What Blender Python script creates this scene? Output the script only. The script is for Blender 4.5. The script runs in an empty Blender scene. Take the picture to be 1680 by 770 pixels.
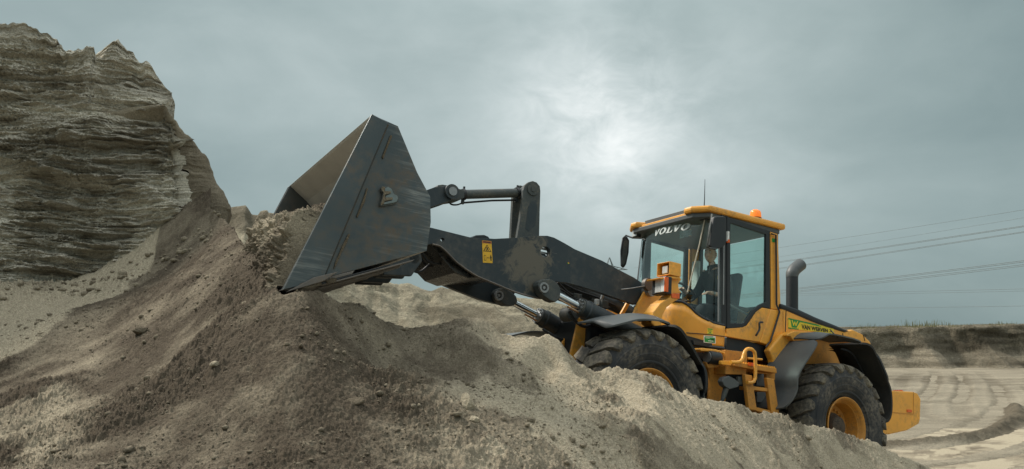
import bpy, bmesh, math, random
import numpy as np
from mathutils import Vector, Matrix, geometry
random.seed(7)
S = bpy.context.scene
COL = S.collection
# ------------------------------------------------------------------ camera
CAMZ = 2.5
FP = 1225.0                                   # focal length in photo pixels (1680 wide)
PITCH = math.atan(160 / FP)
cam = bpy.data.cameras.new('camera')
cam.sensor_width = 36; cam.lens = 36 * FP / 1680; cam.clip_start = .05; cam.clip_end = 6000
co = bpy.data.objects.new('camera', cam); COL.objects.link(co)
co.location = (0, 0, CAMZ); co.rotation_euler = (math.pi / 2 + PITCH, 0, 0)
S.camera = co
S.view_settings.view_transform = 'Standard'; S.view_settings.look = 'None'
S.view_settings.exposure = 0.66; S.view_settings.gamma = 1
# ------------------------------------------------------------------ sky and sun
SUN_AZ, SUN_EL = math.radians(-62), math.radians(48)     # azimuth from +Y, negative = left
sdir = Vector((math.sin(SUN_AZ) * math.cos(SUN_EL), math.cos(SUN_AZ) * math.cos(SUN_EL), math.sin(SUN_EL)))
w = bpy.data.worlds.new('World'); S.world = w; w.use_nodes = True
wt = w.node_tree; wt.nodes.clear()
def wn(t, **k):
    n = wt.nodes.new(t)
    for a, b in k.items(): setattr(n, a, b)
    return n
wo = wn('ShaderNodeOutputWorld')
sky = wn('ShaderNodeTexSky', sky_type='NISHITA', sun_disc=False)
sky.sun_elevation = SUN_EL; sky.sun_rotation = SUN_AZ
b1 = wn('ShaderNodeBackground'); b1.inputs[1].default_value = .05
wt.links.new(sky.outputs[0], b1.inputs[0])
tc = wn('ShaderNodeTexCoord')
def wnoise(scale, detail, rough, loc=(0, 0, 0), sc=(1, 1, 2.2), dist=0.0):
    mp = wn('ShaderNodeMapping'); mp.inputs['Location'].default_value = loc; mp.inputs['Scale'].default_value = sc
    n = wn('ShaderNodeTexNoise'); n.inputs['Scale'].default_value = scale; n.inputs['Detail'].default_value = detail
    n.inputs['Roughness'].default_value = rough; n.inputs['Distortion'].default_value = dist
    wt.links.new(tc.outputs['Generated'], mp.inputs[0]); wt.links.new(mp.outputs[0], n.inputs[0])
    return n
def wmath(op, a, b=None, c=None, clamp=False):
    n = wn('ShaderNodeMath', operation=op, use_clamp=clamp)
    for i, v in enumerate((a, b, c)):
        if v is None: continue
        if isinstance(v, (int, float)): n.inputs[i].default_value = v
        else: wt.links.new(v, n.inputs[i])
    return n.outputs[0]
def wlobe(px, py, power):                      # a cloud brightening around a direction
    a, b = (px - 840) / FP, (385 - py) / FP
    d = Vector((a, math.cos(PITCH) - b * math.sin(PITCH), math.sin(PITCH) + b * math.cos(PITCH))).normalized()
    v = wn('ShaderNodeVectorMath', operation='DOT_PRODUCT'); v.inputs[1].default_value = d
    wt.links.new(tc.outputs['Generated'], v.inputs[0])
    return wmath('POWER', wmath('MAXIMUM', v.outputs['Value'], 0.0), power)
n1 = wnoise(1.5, 4, .5, (3.1, 1.7, .4), (1, 1, 2.0), .3)
n2 = wnoise(4.5, 6, .55, (1.0, 4.2, .9), (1, 1, 1.9), .5)
n3 = wnoise(15, 5, .6, (0, 0, 0), (1, 1, 1.6), .6)
base = wmath('MULTIPLY_ADD', n1.outputs[0], .74, .01)
base = wmath('MULTIPLY_ADD', n2.outputs[0], .18, base)
base = wmath('MULTIPLY_ADD', n3.outputs[0], .05, base)
glow = wlobe(1000, 190, 16)
core = wmath('MULTIPLY', wlobe(1000, 205, 150), wmath('MULTIPLY_ADD', n3.outputs[0], 1.4, wmath('MULTIPLY_ADD', n2.outputs[0], 1.6, -.9)), clamp=True)
val = wmath('MULTIPLY_ADD', glow, .20, base)
val = wmath('MULTIPLY_ADD', core, .26, val)
val = wmath('MULTIPLY_ADD', wlobe(60, 60, 5), -.10, val)
val = wmath('MULTIPLY_ADD', wlobe(1640, 20, 7), -.08, val)
val = wmath('MULTIPLY_ADD', wlobe(430, 420, 14), .07, val)
cr = wn('ShaderNodeValToRGB'); wt.links.new(val, cr.inputs[0])
cr.color_ramp.interpolation = 'B_SPLINE'
els = [(.08, (.050, .077, .087)), (.32, (.110, .160, .166)), (.58, (.222, .278, .276)), (.80, (.40, .455, .455)), (1.0, (.68, .70, .69))]
e = cr.color_ramp.elements
e[0].position, e[0].color = els[0][0], (*els[0][1], 1); e[1].position, e[1].color = els[-1][0], (*els[-1][1], 1)
for p, c in els[1:-1]:
    q = e.new(p); q.color = (*c, 1)
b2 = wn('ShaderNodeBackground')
sx = wn('ShaderNodeSeparateXYZ'); wt.links.new(tc.outputs['Generated'], sx.inputs[0])
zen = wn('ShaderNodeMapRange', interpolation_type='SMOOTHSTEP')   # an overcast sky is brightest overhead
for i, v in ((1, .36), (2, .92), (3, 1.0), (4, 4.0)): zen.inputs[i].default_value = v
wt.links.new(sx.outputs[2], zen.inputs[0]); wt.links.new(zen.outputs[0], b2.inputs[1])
neu = wn('ShaderNodeMix', data_type='RGBA'); nz = wn('ShaderNodeMapRange', interpolation_type='SMOOTHSTEP')      # the cloud overhead is greyer, less green
for i, v in ((1, .38), (2, .85), (3, 0.0), (4, .85)): nz.inputs[i].default_value = v
bw = wn('ShaderNodeRGBToBW'); wt.links.new(cr.outputs[0], bw.inputs[0]); wt.links.new(sx.outputs[2], nz.inputs[0]); wt.links.new(nz.outputs[0], neu.inputs[0])
wt.links.new(cr.outputs[0], neu.inputs[6]); wt.links.new(bw.outputs[0], neu.inputs[7]); wt.links.new(neu.outputs[2], b2.inputs[0])
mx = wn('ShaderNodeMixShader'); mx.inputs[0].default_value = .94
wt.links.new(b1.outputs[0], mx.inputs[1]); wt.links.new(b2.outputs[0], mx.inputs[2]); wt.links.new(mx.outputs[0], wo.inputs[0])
sl = bpy.data.lights.new('sun', 'SUN'); sl.energy = 2.5; sl.angle = math.radians(11); sl.color = (1, .92, .82)
so = bpy.data.objects.new('sun', sl); COL.objects.link(so)
so.rotation_euler = sdir.to_track_quat('Z', 'Y').to_euler(); so.location = sdir * 60

# ------------------------------------------------------------------ photo rays and the machine's own frame
CPt, SPt = math.cos(PITCH), math.sin(PITCH)
def ray(px, py):
    a, b = (px - 840) / FP, (385 - py) / FP
    return np.array([a, CPt - b * SPt, SPt + b * CPt])
def WP(px, py, d):                             # world point at depth d (metres along +Y)
    r = ray(px, py); p = r * (d / r[1]); p[2] += CAMZ
    return p
def ROT(yaw, pit, rol):
    yaw, pit, rol = map(math.radians, (yaw, pit, rol))
    f = np.array([-math.cos(yaw) * math.cos(pit), -math.sin(yaw) * math.cos(pit), math.sin(pit)])
    l0 = np.array([math.sin(yaw), -math.cos(yaw), 0.]); u0 = np.cross(f, l0)
    l = l0 * math.cos(rol) + u0 * math.sin(rol); u = np.cross(f, l)
    return np.stack([f, l, u], 1)
RM = ROT(30.2, 7.8, 3.3)                       # local axes: +X forward, +Y the machine's left, +Z up
RO = np.array([.773, 9.09, -.82 + CAMZ]) - RM[:, 2] * .8
def L(px, py, Y):                              # point of the machine's lengthwise plane y=Y
    d = RM.T @ ray(px, py); o = RM.T @ (np.array([0, 0, CAMZ]) - RO)
    k = (Y - o[1]) / d[1]; return o + k * d
def LX(px, py, X):
    d = RM.T @ ray(px, py); o = RM.T @ (np.array([0, 0, CAMZ]) - RO)
    k = (X - o[0]) / d[0]; return o + k * d
def XZ(pts, Y): return [(float(p[0]), float(p[2])) for p in (L(a, b, Y) for a, b in pts)]
def toworld(p): return RM @ np.array(p, float) + RO
def tolocal(P): return (P - RO) @ RM

# ------------------------------------------------------------------ materials
def new_mat(name):
    m = bpy.data.materials.new(name); m.use_nodes = True
    nt = m.node_tree; bs = nt.nodes['Principled BSDF']
    return m, nt, bs
def nd(nt, t, **k):
    n = nt.nodes.new(t)
    for a, b in k.items(): setattr(n, a, b)
    return n
def noise(nt, scale, detail=4, rough=.55, vec=None, dist=0.):
    n = nd(nt, 'ShaderNodeTexNoise'); n.inputs['Scale'].default_value = scale
    n.inputs['Detail'].default_value = detail; n.inputs['Roughness'].default_value = rough; n.inputs['Distortion'].default_value = dist
    if vec is None:
        t = nd(nt, 'ShaderNodeTexCoord'); vec = t.outputs['Object']
    nt.links.new(vec, n.inputs['Vector']); return n
def ramp(nt, src, a, b, ca=(0, 0, 0, 1), cb=(1, 1, 1, 1)):
    r = nd(nt, 'ShaderNodeValToRGB'); nt.links.new(src, r.inputs[0])
    r.color_ramp.elements[0].position = a; r.color_ramp.elements[1].position = b
    r.color_ramp.elements[0].color = ca; r.color_ramp.elements[1].color = cb
    return r.outputs[0]
def mix(nt, f, a, b, mode='MIX'):
    m = nd(nt, 'ShaderNodeMix', data_type='RGBA', blend_type=mode)
    for i, v in ((0, f), (6, a), (7, b)):
        if isinstance(v, (int, float)): m.inputs[i].default_value = v
        elif isinstance(v, tuple): m.inputs[i].default_value = (*v, 1) if len(v) == 3 else v
        else: nt.links.new(v, m.inputs[i])
    return m.outputs[2]
def bump(nt, h, strength, dist, nrm=None):
    b = nd(nt, 'ShaderNodeBump'); b.inputs['Strength'].default_value = strength; b.inputs['Distance'].default_value = dist
    nt.links.new(h, b.inputs['Height'])
    if nrm is not None: nt.links.new(nrm, b.inputs['Normal'])
    return b.outputs[0]
def painted(name, col, rough=.45, metal=0., dirt=(.20, .16, .115), amount=.35, scale=2.2, wear=None, coat=0.):
    m, nt, bs = new_mat(name)
    n = noise(nt, scale, 7, .68, dist=.4); f = ramp(nt, n.outputs[0], .50 - .08 * amount, .80 - .12 * amount)
    n2 = noise(nt, scale * 9, 4, .6); f2 = ramp(nt, n2.outputs[0], .35, .75)
    k = nd(nt, 'ShaderNodeMath', operation='MULTIPLY'); nt.links.new(f, k.inputs[0]); nt.links.new(f2, k.inputs[1])
    k2 = nd(nt, 'ShaderNodeMath', operation='MULTIPLY'); nt.links.new(k.outputs[0], k2.inputs[0]); k2.inputs[1].default_value = amount * 1.6
    k2.use_clamp = True
    nv = noise(nt, scale * .8, 3, .5); v = ramp(nt, nv.outputs[0], .3, .7, (.82, .82, .82, 1), (1.1, 1.1, 1.1, 1))
    c = mix(nt, 1.0, tuple(col), v, 'MULTIPLY')
    if wear:
        ws = noise(nt, scale * 14, 3, .5); wf = ramp(nt, ws.outputs[0], .66, .72); c = mix(nt, wf, c, tuple(wear))
    c = mix(nt, k2.outputs[0], c, dirt); nt.links.new(c, bs.inputs['Base Color'])
    r = nd(nt, 'ShaderNodeMapRange'); nt.links.new(k2.outputs[0], r.inputs[0]); r.inputs[3].default_value = rough; r.inputs[4].default_value = .9
    nt.links.new(r.outputs[0], bs.inputs['Roughness']); bs.inputs['Metallic'].default_value = metal
    if coat: bs.inputs['Coat Weight'].default_value = coat; bs.inputs['Coat Roughness'].default_value = .15
    nt.links.new(bump(nt, n2.outputs[0], .12, .004), bs.inputs['Normal'])
    return m
def stained(m, c, r, col):
    """a big dried mud splash: a noisy patch round the point c of the machine"""
    nt = m.node_tree; bs = nt.nodes['Principled BSDF']; old = bs.inputs['Base Color'].links[0].from_socket
    t = nd(nt, 'ShaderNodeTexCoord'); mp = nd(nt, 'ShaderNodeMapping'); mp.inputs['Location'].default_value = (-c[0] / r[0], -c[1] / r[1], -c[2] / r[2]); mp.inputs['Scale'].default_value = tuple(1 / a for a in r)
    nt.links.new(t.outputs['Object'], mp.inputs[0]); g = nd(nt, 'ShaderNodeVectorMath', operation='LENGTH'); nt.links.new(mp.outputs[0], g.inputs[0])
    n = noise(nt, 5.5, 8, .72, dist=.8); a = nd(nt, 'ShaderNodeMath', operation='MULTIPLY_ADD'); nt.links.new(g.outputs['Value'], a.inputs[0]); a.inputs[1].default_value = -.42; nt.links.new(n.outputs[0], a.inputs[2])
    f = ramp(nt, a.outputs[0], .18, .30); nt.links.new(mix(nt, f, old, col), bs.inputs['Base Color']); return m
def plain(name, col, rough=.5, metal=0., emit=None, spec=None):
    m, nt, bs = new_mat(name)
    n = noise(nt, 25, 3, .6); v = ramp(nt, n.outputs[0], .3, .7, tuple(c * .85 for c in col) + (1,), tuple(min(1, c * 1.1) for c in col) + (1,))
    nt.links.new(v, bs.inputs['Base Color']); bs.inputs['Roughness'].default_value = rough; bs.inputs['Metallic'].default_value = metal
    if emit: bs.inputs['Emission Color'].default_value = (*emit[0], 1); bs.inputs['Emission Strength'].default_value = emit[1]
    return m
def sand(name, wet, dry, bscale=1., streak=None, extra=None, bstr=.9, fr=(.42, .60)):
    """sand colour runs from wet to dry by the mesh attribute 'dry' plus noise"""
    m, nt, bs = new_mat(name)
    at = nd(nt, 'ShaderNodeAttribute', attribute_name='dry')
    n1 = noise(nt, .9 * bscale, 6, .65, dist=.3); n2 = noise(nt, 9 * bscale, 5, .7); n3 = noise(nt, 60 * bscale, 4, .7); n4 = noise(nt, 230 * bscale, 2, .6)
    a = nd(nt, 'ShaderNodeMath', operation='MULTIPLY_ADD'); nt.links.new(n1.outputs[0], a.inputs[0]); a.inputs[1].default_value = .9
    nt.links.new(at.outputs['Fac'], a.inputs[2])
    a2 = nd(nt, 'ShaderNodeMath', operation='MULTIPLY_ADD'); nt.links.new(n2.outputs[0], a2.inputs[0]); a2.inputs[1].default_value = .24
    nt.links.new(a.outputs[0], a2.inputs[2])
    f = ramp(nt, a2.outputs[0], .38, 1.36)
    c = mix(nt, f, wet, dry)
    g = ramp(nt, n3.outputs[0], .30, .72, (.62, .61, .60, 1), (1.28, 1.26, 1.22, 1)); c = mix(nt, 1., c, g, 'MULTIPLY')
    g = ramp(nt, n4.outputs[0], .32, .7, (.72, .72, .72, 1), (1.2, 1.2, 1.2, 1)); c = mix(nt, 1., c, g, 'MULTIPLY')
    if extra:
        t = nd(nt, 'ShaderNodeTexCoord'); mp = nd(nt, 'ShaderNodeMapping'); mp.inputs['Scale'].default_value = extra; nt.links.new(t.outputs['Object'], mp.inputs[0])
        ns = noise(nt, 1., 8, .7, mp.outputs[0], .5); g = ramp(nt, ns.outputs[0], fr[0], fr[1], (.62, .61, .59, 1), (1.12, 1.12, 1.1, 1)); c = mix(nt, 1., c, g, 'MULTIPLY')
    nt.links.new(c, bs.inputs['Base Color']); bs.inputs['Roughness'].default_value = .96
    bs.inputs['Specular IOR Level'].default_value = .15
    h = nd(nt, 'ShaderNodeMath', operation='MULTIPLY_ADD'); nt.links.new(n3.outputs[0], h.inputs[0]); h.inputs[1].default_value = 1.; n5 = noise(nt, 24 * bscale, 6, .75); nt.links.new(n5.outputs[0], h.inputs[2])
    nt.links.new(bump(nt, h.outputs[0], bstr, .022 / bscale), bs.inputs['Normal'])
    return m
M = {}
M['yellow'] = painted('yellow_paint', (.85, .385, .040), .44, amount=.75, dirt=(.30, .19, .08), coat=.25)
M['yellow_dirty'] = painted('dirty_yellow_paint', (.58, .255, .035), .6, amount=.75, scale=4, dirt=(.17, .115, .06), wear=(.09, .06, .035))
M['arm'] = painted('charcoal_paint', (.022, .034, .041), .42, amount=.62, scale=1.7, dirt=(.16, .145, .115))
M['arm_near'] = stained(painted('splashed_charcoal_paint', (.022, .034, .041), .42, amount=.55, scale=1.7, dirt=(.16, .145, .115)), (1.12, .5, 2.25), (.42, 1, .50), (.115, .105, .082))
M['arm_dusty'] = painted('dusty_charcoal_paint', (.05, .062, .062), .6, amount=.8, scale=5, dirt=(.17, .155, .12))
M['bucket'] = painted('bucket_steel', (.105, .120, .123), .30, metal=.68, amount=.55, scale=1.7, dirt=(.19, .125, .07))
M['bucket_in'] = painted('scraped_lit_bucket_steel', (.60, .575, .52), .45, metal=.15, amount=1.2, scale=2.6, dirt=(.60, .57, .51))  # inner wall: pale dust, with added brightness standing in for sunlight
nt_ = M['bucket'].node_tree; bs_ = nt_.nodes['Principled BSDF']; old_ = bs_.inputs['Base Color'].links[0].from_socket
t_ = nd(nt_, 'ShaderNodeTexCoord'); mp_ = nd(nt_, 'ShaderNodeMapping'); mp_.inputs['Rotation'].default_value = (0, .5, 0); mp_.inputs['Scale'].default_value = (1.2, 1, 22); nt_.links.new(t_.outputs['Object'], mp_.inputs[0])
sc_ = noise(nt_, 1.6, 6, .7, mp_.outputs[0], .3); big_ = noise(nt_, 1.3, 3, .5)
pr2 = nd(nt_, 'ShaderNodeMath', operation='MULTIPLY'); nt_.links.new(ramp(nt_, sc_.outputs[0], .50, .72), pr2.inputs[0]); nt_.links.new(ramp(nt_, big_.outputs[0], .42, .62), pr2.inputs[1])
nt_.links.new(mix(nt_, pr2.outputs[0], old_, (.34, .34, .315)), bs_.inputs['Base Color'])
M['bucket_dirt'] = painted('dirty_bucket_seam', (.05, .055, .052), .6, metal=.3, amount=.9, scale=4, dirt=(.19, .125, .07))
M['hubdirt'] = painted('caked_hub', (.10, .075, .05), .9, amount=1.3, scale=9, dirt=(.035, .03, .025))
M['edge'] = painted('worn_edge_steel', (.17, .155, .14), .5, metal=.5, amount=.7, scale=5, dirt=(.20, .15, .10))
M['black'] = painted('black_plastic', (.014, .018, .021), .5, amount=.22, scale=3, dirt=(.12, .105, .085))
M['fender'] = painted('grey_fender_plastic', (.075, .085, .086), .5, amount=.35, scale=3, dirt=(.20, .18, .14))
M['flap'] = painted('muddy_rubber_liner', (.022, .022, .019), .85, amount=.7, scale=6, dirt=(.060, .052, .038))
M['rubber'] = painted('tyre_rubber', (.019, .022, .025), .7, amount=1.0, scale=2.6, dirt=(.19, .165, .13))
M['lug'] = painted('dusty_tread_rubber', (.06, .055, .047), .9, amount=1.5, scale=3., dirt=(.19, .165, .12))
M['chrome'] = plain('chrome', (.75, .77, .78), .08, 1.)
M['steel'] = plain('grey_steel', (.30, .31, .31), .45, .7)
M['cloth'] = plain('dark_green_fleece', (.020, .030, .030), .9)
M['trousers'] = plain('dark_trousers', (.014, .018, .022), .9)
M['skin'] = plain('skin', (.70, .46, .34), .55)
M['hair'] = plain('grey_hair', (.11, .09, .075), .8)
M['seat'] = plain('seat_fabric', (.02, .022, .025), .9)
M['amber'] = plain('amber_lens', (.85, .20, .01), .15, emit=((1., .25, .02), .25))
M['orange'] = plain('orange_lens', (.75, .13, .02), .25)
M['lens'] = plain('clear_lens', (.72, .74, .72), .12, .3)
M['white'] = plain('white_print', (.75, .78, .76), .5)
M['grey_print'] = plain('pale_grey_print', (.50, .55, .53), .5)
M['sign_yellow'] = plain('sign_yellow', (.80, .60, .03), .45)
M['sign_green'] = plain('sign_green', (.02, .27, .045), .45)
M['print'] = plain('black_print', (.012, .012, .012), .5)
M['label_yellow'] = plain('label_yellow', (.72, .42, .025), .45)
M['label_red'] = plain('label_red', (.42, .12, .04), .5)
M['torsion'] = painted('muddy_gloss_paint', (.012, .014, .015), .22, amount=.7, scale=3.5, dirt=(.13, .11, .08))
M['steel_b'] = plain('blue_grey_cast', (.17, .21, .21), .5, .4)
M['label_tan'] = plain('dusty_wiper', (.42, .38, .29), .6)
M['copper'] = plain('brass_rod', (.62, .40, .24), .3, .8)
M['cable'] = plain('hazed_cable', (.19, .225, .23), .8)  # distance haze is put into the colour of cables and pylon
M['mirror'] = plain('mirror_glass', (.45, .52, .55), .05, 1.)
def glass_mat(name, tint, gl=.10):
    m = bpy.data.materials.new(name); m.use_nodes = True; nt = m.node_tree; nt.nodes.clear()
    o = nd(nt, 'ShaderNodeOutputMaterial'); t = nd(nt, 'ShaderNodeBsdfTransparent'); t.inputs[0].default_value = (*tint, 1)
    g = nd(nt, 'ShaderNodeBsdfGlossy'); g.inputs['Roughness'].default_value = .03; g.inputs[0].default_value = (.9, 1, 1, 1)
    lw = nd(nt, 'ShaderNodeLayerWeight'); lw.inputs[0].default_value = .5; f = nd(nt, 'ShaderNodeMath', operation='POWER'); nt.links.new(lw.outputs['Facing'], f.inputs[0]); f.inputs[1].default_value = 4.0
    n = noise(nt, 3, 5, .6); r = ramp(nt, n.outputs[0], .5, .8, (0, 0, 0, 1), (.09, .09, .09, 1))
    a = nd(nt, 'ShaderNodeMath', operation='ADD'); nt.links.new(f.outputs[0], a.inputs[0]); a.inputs[1].default_value = gl * .6
    mm = nd(nt, 'ShaderNodeMixShader'); nt.links.new(a.outputs[0], mm.inputs[0]); nt.links.new(t.outputs[0], mm.inputs[1]); nt.links.new(g.outputs[0], mm.inputs[2])
    d = nd(nt, 'ShaderNodeBsdfDiffuse'); d.inputs[0].default_value = (.45, .5, .46, 1)
    m2 = nd(nt, 'ShaderNodeMixShader'); nt.links.new(r, m2.inputs[0]); nt.links.new(mm.outputs[0], m2.inputs[1]); nt.links.new(d.outputs[0], m2.inputs[2])
    nt.links.new(m2.outputs[0], o.inputs[0]); return m
M['glass'] = glass_mat('green_tinted_glass', (.90, .985, .965))
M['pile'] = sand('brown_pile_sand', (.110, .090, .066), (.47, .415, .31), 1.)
M['cliff'] = sand('layered_cliff_sand', (.41, .388, .33), (.62, .59, .51), .8, extra=(.35, .35, 5.5), bstr=.8, fr=(.34, .60))
M['bank'] = sand('distant_bank_sand', (.15, .13, .095), (.36, .33, .25), .35, extra=(.5, .5, 1.6), bstr=.8)
M['floor'] = sand('pit_floor_sand', (.13, .112, .083), (.29, .262, .205), .4, extra=(.12, .5, 1), bstr=.5, fr=(.30, .62))
M['farbank'] = sand('far_bank_sand', (.105, .092, .066), (.34, .305, .235), .15, extra=(.12, .12, 1.2), bstr=1.)
M['rock'] = plain('pale_clod', (.27, .25, .19), .95)
M['clod'] = sand('clod_sand', (.095, .076, .054), (.36, .315, .235), 1.)
M['grass'] = plain('dry_grass', (.20, .19, .085), .9)

# ------------------------------------------------------------------ mesh helpers
class MB:
    def __init__(s): s.v = []; s.f = []; s.m = []
    def add(s, vs, fs, mi=0):
        b = len(s.v); s.v += [tuple(map(float, v)) for v in vs]; s.f += [tuple(b + i for i in f) for f in fs]; s.m += [mi] * len(fs); return s
    def prism(s, pts, y0, y1, holes=(), mi=0):
        """polygon in (x,z) with holes, extruded along y"""
        loops = [list(pts)] + [list(h) for h in holes]
        tri = geometry.tessellate_polygon([[Vector((p[0], p[1], 0)) for p in l] for l in loops])
        flat = [p for l in loops for p in l]; n = len(flat)
        vs = [(p[0], y0, p[1]) for p in flat] + [(p[0], y1, p[1]) for p in flat]
        fs = [tuple(t) for t in tri] + [tuple(n + i for i in reversed(t)) for t in tri]
        o = 0
        for l in loops:
            k = len(l)
            for i in range(k):
                a, b = o + i, o + (i + 1) % k; fs.append((a, b, n + b, n + a))
            o += k
        return s.add(vs, fs, mi)
    def plan(s, pts, z0, z1, mi=0):
        n = len(pts); vs = [(p[0], p[1], z0) for p in pts] + [(p[0], p[1], z1) for p in pts]
        tri = geometry.tessellate_polygon([[Vector((p[0], p[1], 0)) for p in pts]])
        fs = [tuple(t) for t in tri] + [tuple(n + i for i in reversed(t)) for t in tri]
        fs += [(i, (i + 1) % n, n + (i + 1) % n, n + i) for i in range(n)]
        return s.add(vs, fs, mi)
    def box(s, c, d, R=None, mi=0):
        c = np.array(c, float); h = np.array(d, float) / 2
        vs = [np.array((x, y, z)) * h for x in (-1, 1) for y in (-1, 1) for z in (-1, 1)]
        if R is not None: vs = [R @ v for v in vs]
        vs = [v + c for v in vs]
        return s.add(vs, [(0, 1, 3, 2), (4, 6, 7, 5), (0, 4, 5, 1), (2, 3, 7, 6), (0, 2, 6, 4), (1, 5, 7, 3)], mi)
    def tube(s, P, r, seg=10, cap=True, mi=0):
        P = [np.array(p, float) for p in P]; n = len(P); rs = r if isinstance(r, (list, tuple)) else [r] * n
        up = None; vs = []; fs = []
        for i in range(n):
            t = P[min(i + 1, n - 1)] - P[max(i - 1, 0)]; t /= np.linalg.norm(t) + 1e-12
            if up is None:
                a = np.array([0, 0, 1.]) if abs(t[2]) < .9 else np.array([1., 0, 0]); up = np.cross(t, a)
            up = up - t * (up @ t); up /= np.linalg.norm(up); w_ = np.cross(t, up)
            for k in range(seg):
                an = 2 * math.pi * k / seg; vs.append(P[i] + rs[i] * (math.cos(an) * up + math.sin(an) * w_))
        for i in range(n - 1):
            for k in range(seg):
                a, b = i * seg + k, i * seg + (k + 1) % seg; fs.append((a, b, b + seg, a + seg))
        if cap: fs.append(tuple(range(seg - 1, -1, -1))); fs.append(tuple((n - 1) * seg + k for k in range(seg)))
        return s.add(vs, fs, mi)
    def lathe(s, prof, c, seg=48, axis='y', mi=0, closed=False):
        """prof: (along axis, radius)"""
        c = np.array(c, float); vs = []; fs = []; n = len(prof)
        for k in range(seg):
            a = 2 * math.pi * k / seg
            for (h, r) in prof:
                if axis == 'y': p = (r * math.cos(a), h, r * math.sin(a))
                elif axis == 'z': p = (r * math.cos(a), r * math.sin(a), h)
                else: p = (h, r * math.cos(a), r * math.sin(a))
                vs.append(c + np.array(p))
        m = n if closed else n - 1
        for k in range(seg):
            k2 = (k + 1) % seg
            for i in range(m):
                j = (i + 1) % n; fs.append((k * n + i, k * n + j, k2 * n + j, k2 * n + i))
        return s.add(vs, fs, mi)
    def obj(s, name, mats, parent=None, smooth=None, bevel=0, loc=None, mod=None):
        me = bpy.data.meshes.new(name); me.from_pydata(s.v, [], s.f)
        if not isinstance(mats, (list, tuple)): mats = [mats]
        for m_ in mats: me.materials.append(m_)
        if len(mats) > 1: me.polygons.foreach_set('material_index', s.m)
        bm = bmesh.new(); bm.from_mesh(me); bmesh.ops.recalc_face_normals(bm, faces=bm.faces); bm.to_mesh(me); bm.free()
        if smooth is not None:
            me.polygons.foreach_set('use_smooth', [True] * len(me.polygons)); me.set_sharp_from_angle(angle=math.radians(smooth))
        me.update()
        o = bpy.data.objects.new(name, me); COL.objects.link(o); o.parent = parent
        if loc is not None: o.location = loc
        if bevel:
            b = o.modifiers.new('bevel', 'BEVEL'); b.width = bevel; b.segments = 2; b.limit_method = 'ANGLE'; b.angle_limit = math.radians(35)
        return o
def tag(o, label=None, cat=None, group=None, kind=None):
    if label: o['label'] = label
    if cat: o['category'] = cat
    if group: o['group'] = group
    if kind: o['kind'] = kind
    return o
def circ(cx, cz, r, n=20): return [(cx + r * math.cos(2 * math.pi * i / n), cz + r * math.sin(2 * math.pi * i / n)) for i in range(n)]
def smoothpath(P, n=8):
    P = [np.array(p, float) for p in P]; out = []
    for i in range(len(P) - 1):
        p0, p1, p2, p3 = P[max(i - 1, 0)], P[i], P[i + 1], P[min(i + 2, len(P) - 1)]
        for k in range(n):
            t = k / n; out.append(.5 * (2 * p1 + (p2 - p0) * t + (2 * p0 - 5 * p1 + 4 * p2 - p3) * t * t + (3 * p1 - p0 - 3 * p2 + p3) * t ** 3))
    out.append(P[-1]); return out

# ------------------------------------------------------------------ numpy noise
def _h(ix, iy, seed):
    h = (ix.astype(np.int64) * 374761393 + iy.astype(np.int64) * 668265263 + seed * 1442695041) & 0xffffffff
    h = ((h ^ (h >> 13)) * 1274126177) & 0xffffffff
    return ((h ^ (h >> 16)) & 0xffffff) / float(0xffffff)
def vn(x, y, seed=0):
    ix, iy = np.floor(x), np.floor(y); fx, fy = x - ix, y - iy
    fx = fx * fx * fx * (fx * (fx * 6 - 15) + 10); fy = fy * fy * fy * (fy * (fy * 6 - 15) + 10)
    a, b, c, d = _h(ix, iy, seed), _h(ix + 1, iy, seed), _h(ix, iy + 1, seed), _h(ix + 1, iy + 1, seed)
    return ((a * (1 - fx) + b * fx) * (1 - fy) + (c * (1 - fx) + d * fx) * fy) * 2 - 1
def fbm(x, y, o=4, seed=0, g=.5):
    s = 0; a = 1
    for i in range(o):
        c, q = math.cos(.6 * i), math.sin(.6 * i)
        s = s + a * vn((x * c - y * q) * 2 ** i + 13.7 * i, (x * q + y * c) * 2 ** i + 7.1 * i, seed + i); a *= g
    return s
def billow(x, y, o=3, seed=0, g=.5):
    s = 0; a = 1
    for i in range(o):
        s = s + a * (1 - 2 * np.abs(vn(x * 2 ** i + 3.3 * i, y * 2 ** i + 9.1 * i, seed + i))); a *= g
    return s
def sstep(a, b, x):
    t = np.clip((x - a) / (b - a), 0, 1); return t * t * (3 - 2 * t)
def grid_obj(name, X, Y, Z, mat, dry=None, smooth=True):
    nr, nc = X.shape; me = bpy.data.meshes.new(name)
    co_ = np.stack([X, Y, Z], -1).reshape(-1, 3).astype(np.float32)
    i = np.arange(nr * nc).reshape(nr, nc)
    q = np.stack([i[:-1, :-1], i[:-1, 1:], i[1:, 1:], i[1:, :-1]], -1).reshape(-1, 4).astype(np.int32)
    me.vertices.add(len(co_)); me.vertices.foreach_set('co', co_.ravel())
    me.loops.add(q.size); me.loops.foreach_set('vertex_index', q.ravel())
    me.polygons.add(len(q)); me.polygons.foreach_set('loop_start', np.arange(0, q.size, 4, dtype=np.int32))
    me.polygons.foreach_set('use_smooth', np.full(len(q), smooth))
    me.update(calc_edges=True); me.materials.append(mat)
    at = me.attributes.new('dry', 'FLOAT', 'POINT')
    at.data.foreach_set('value', (np.zeros(len(co_)) if dry is None else dry.reshape(-1)).astype(np.float32))
    o = bpy.data.objects.new(name, me); COL.objects.link(o); return o

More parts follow.
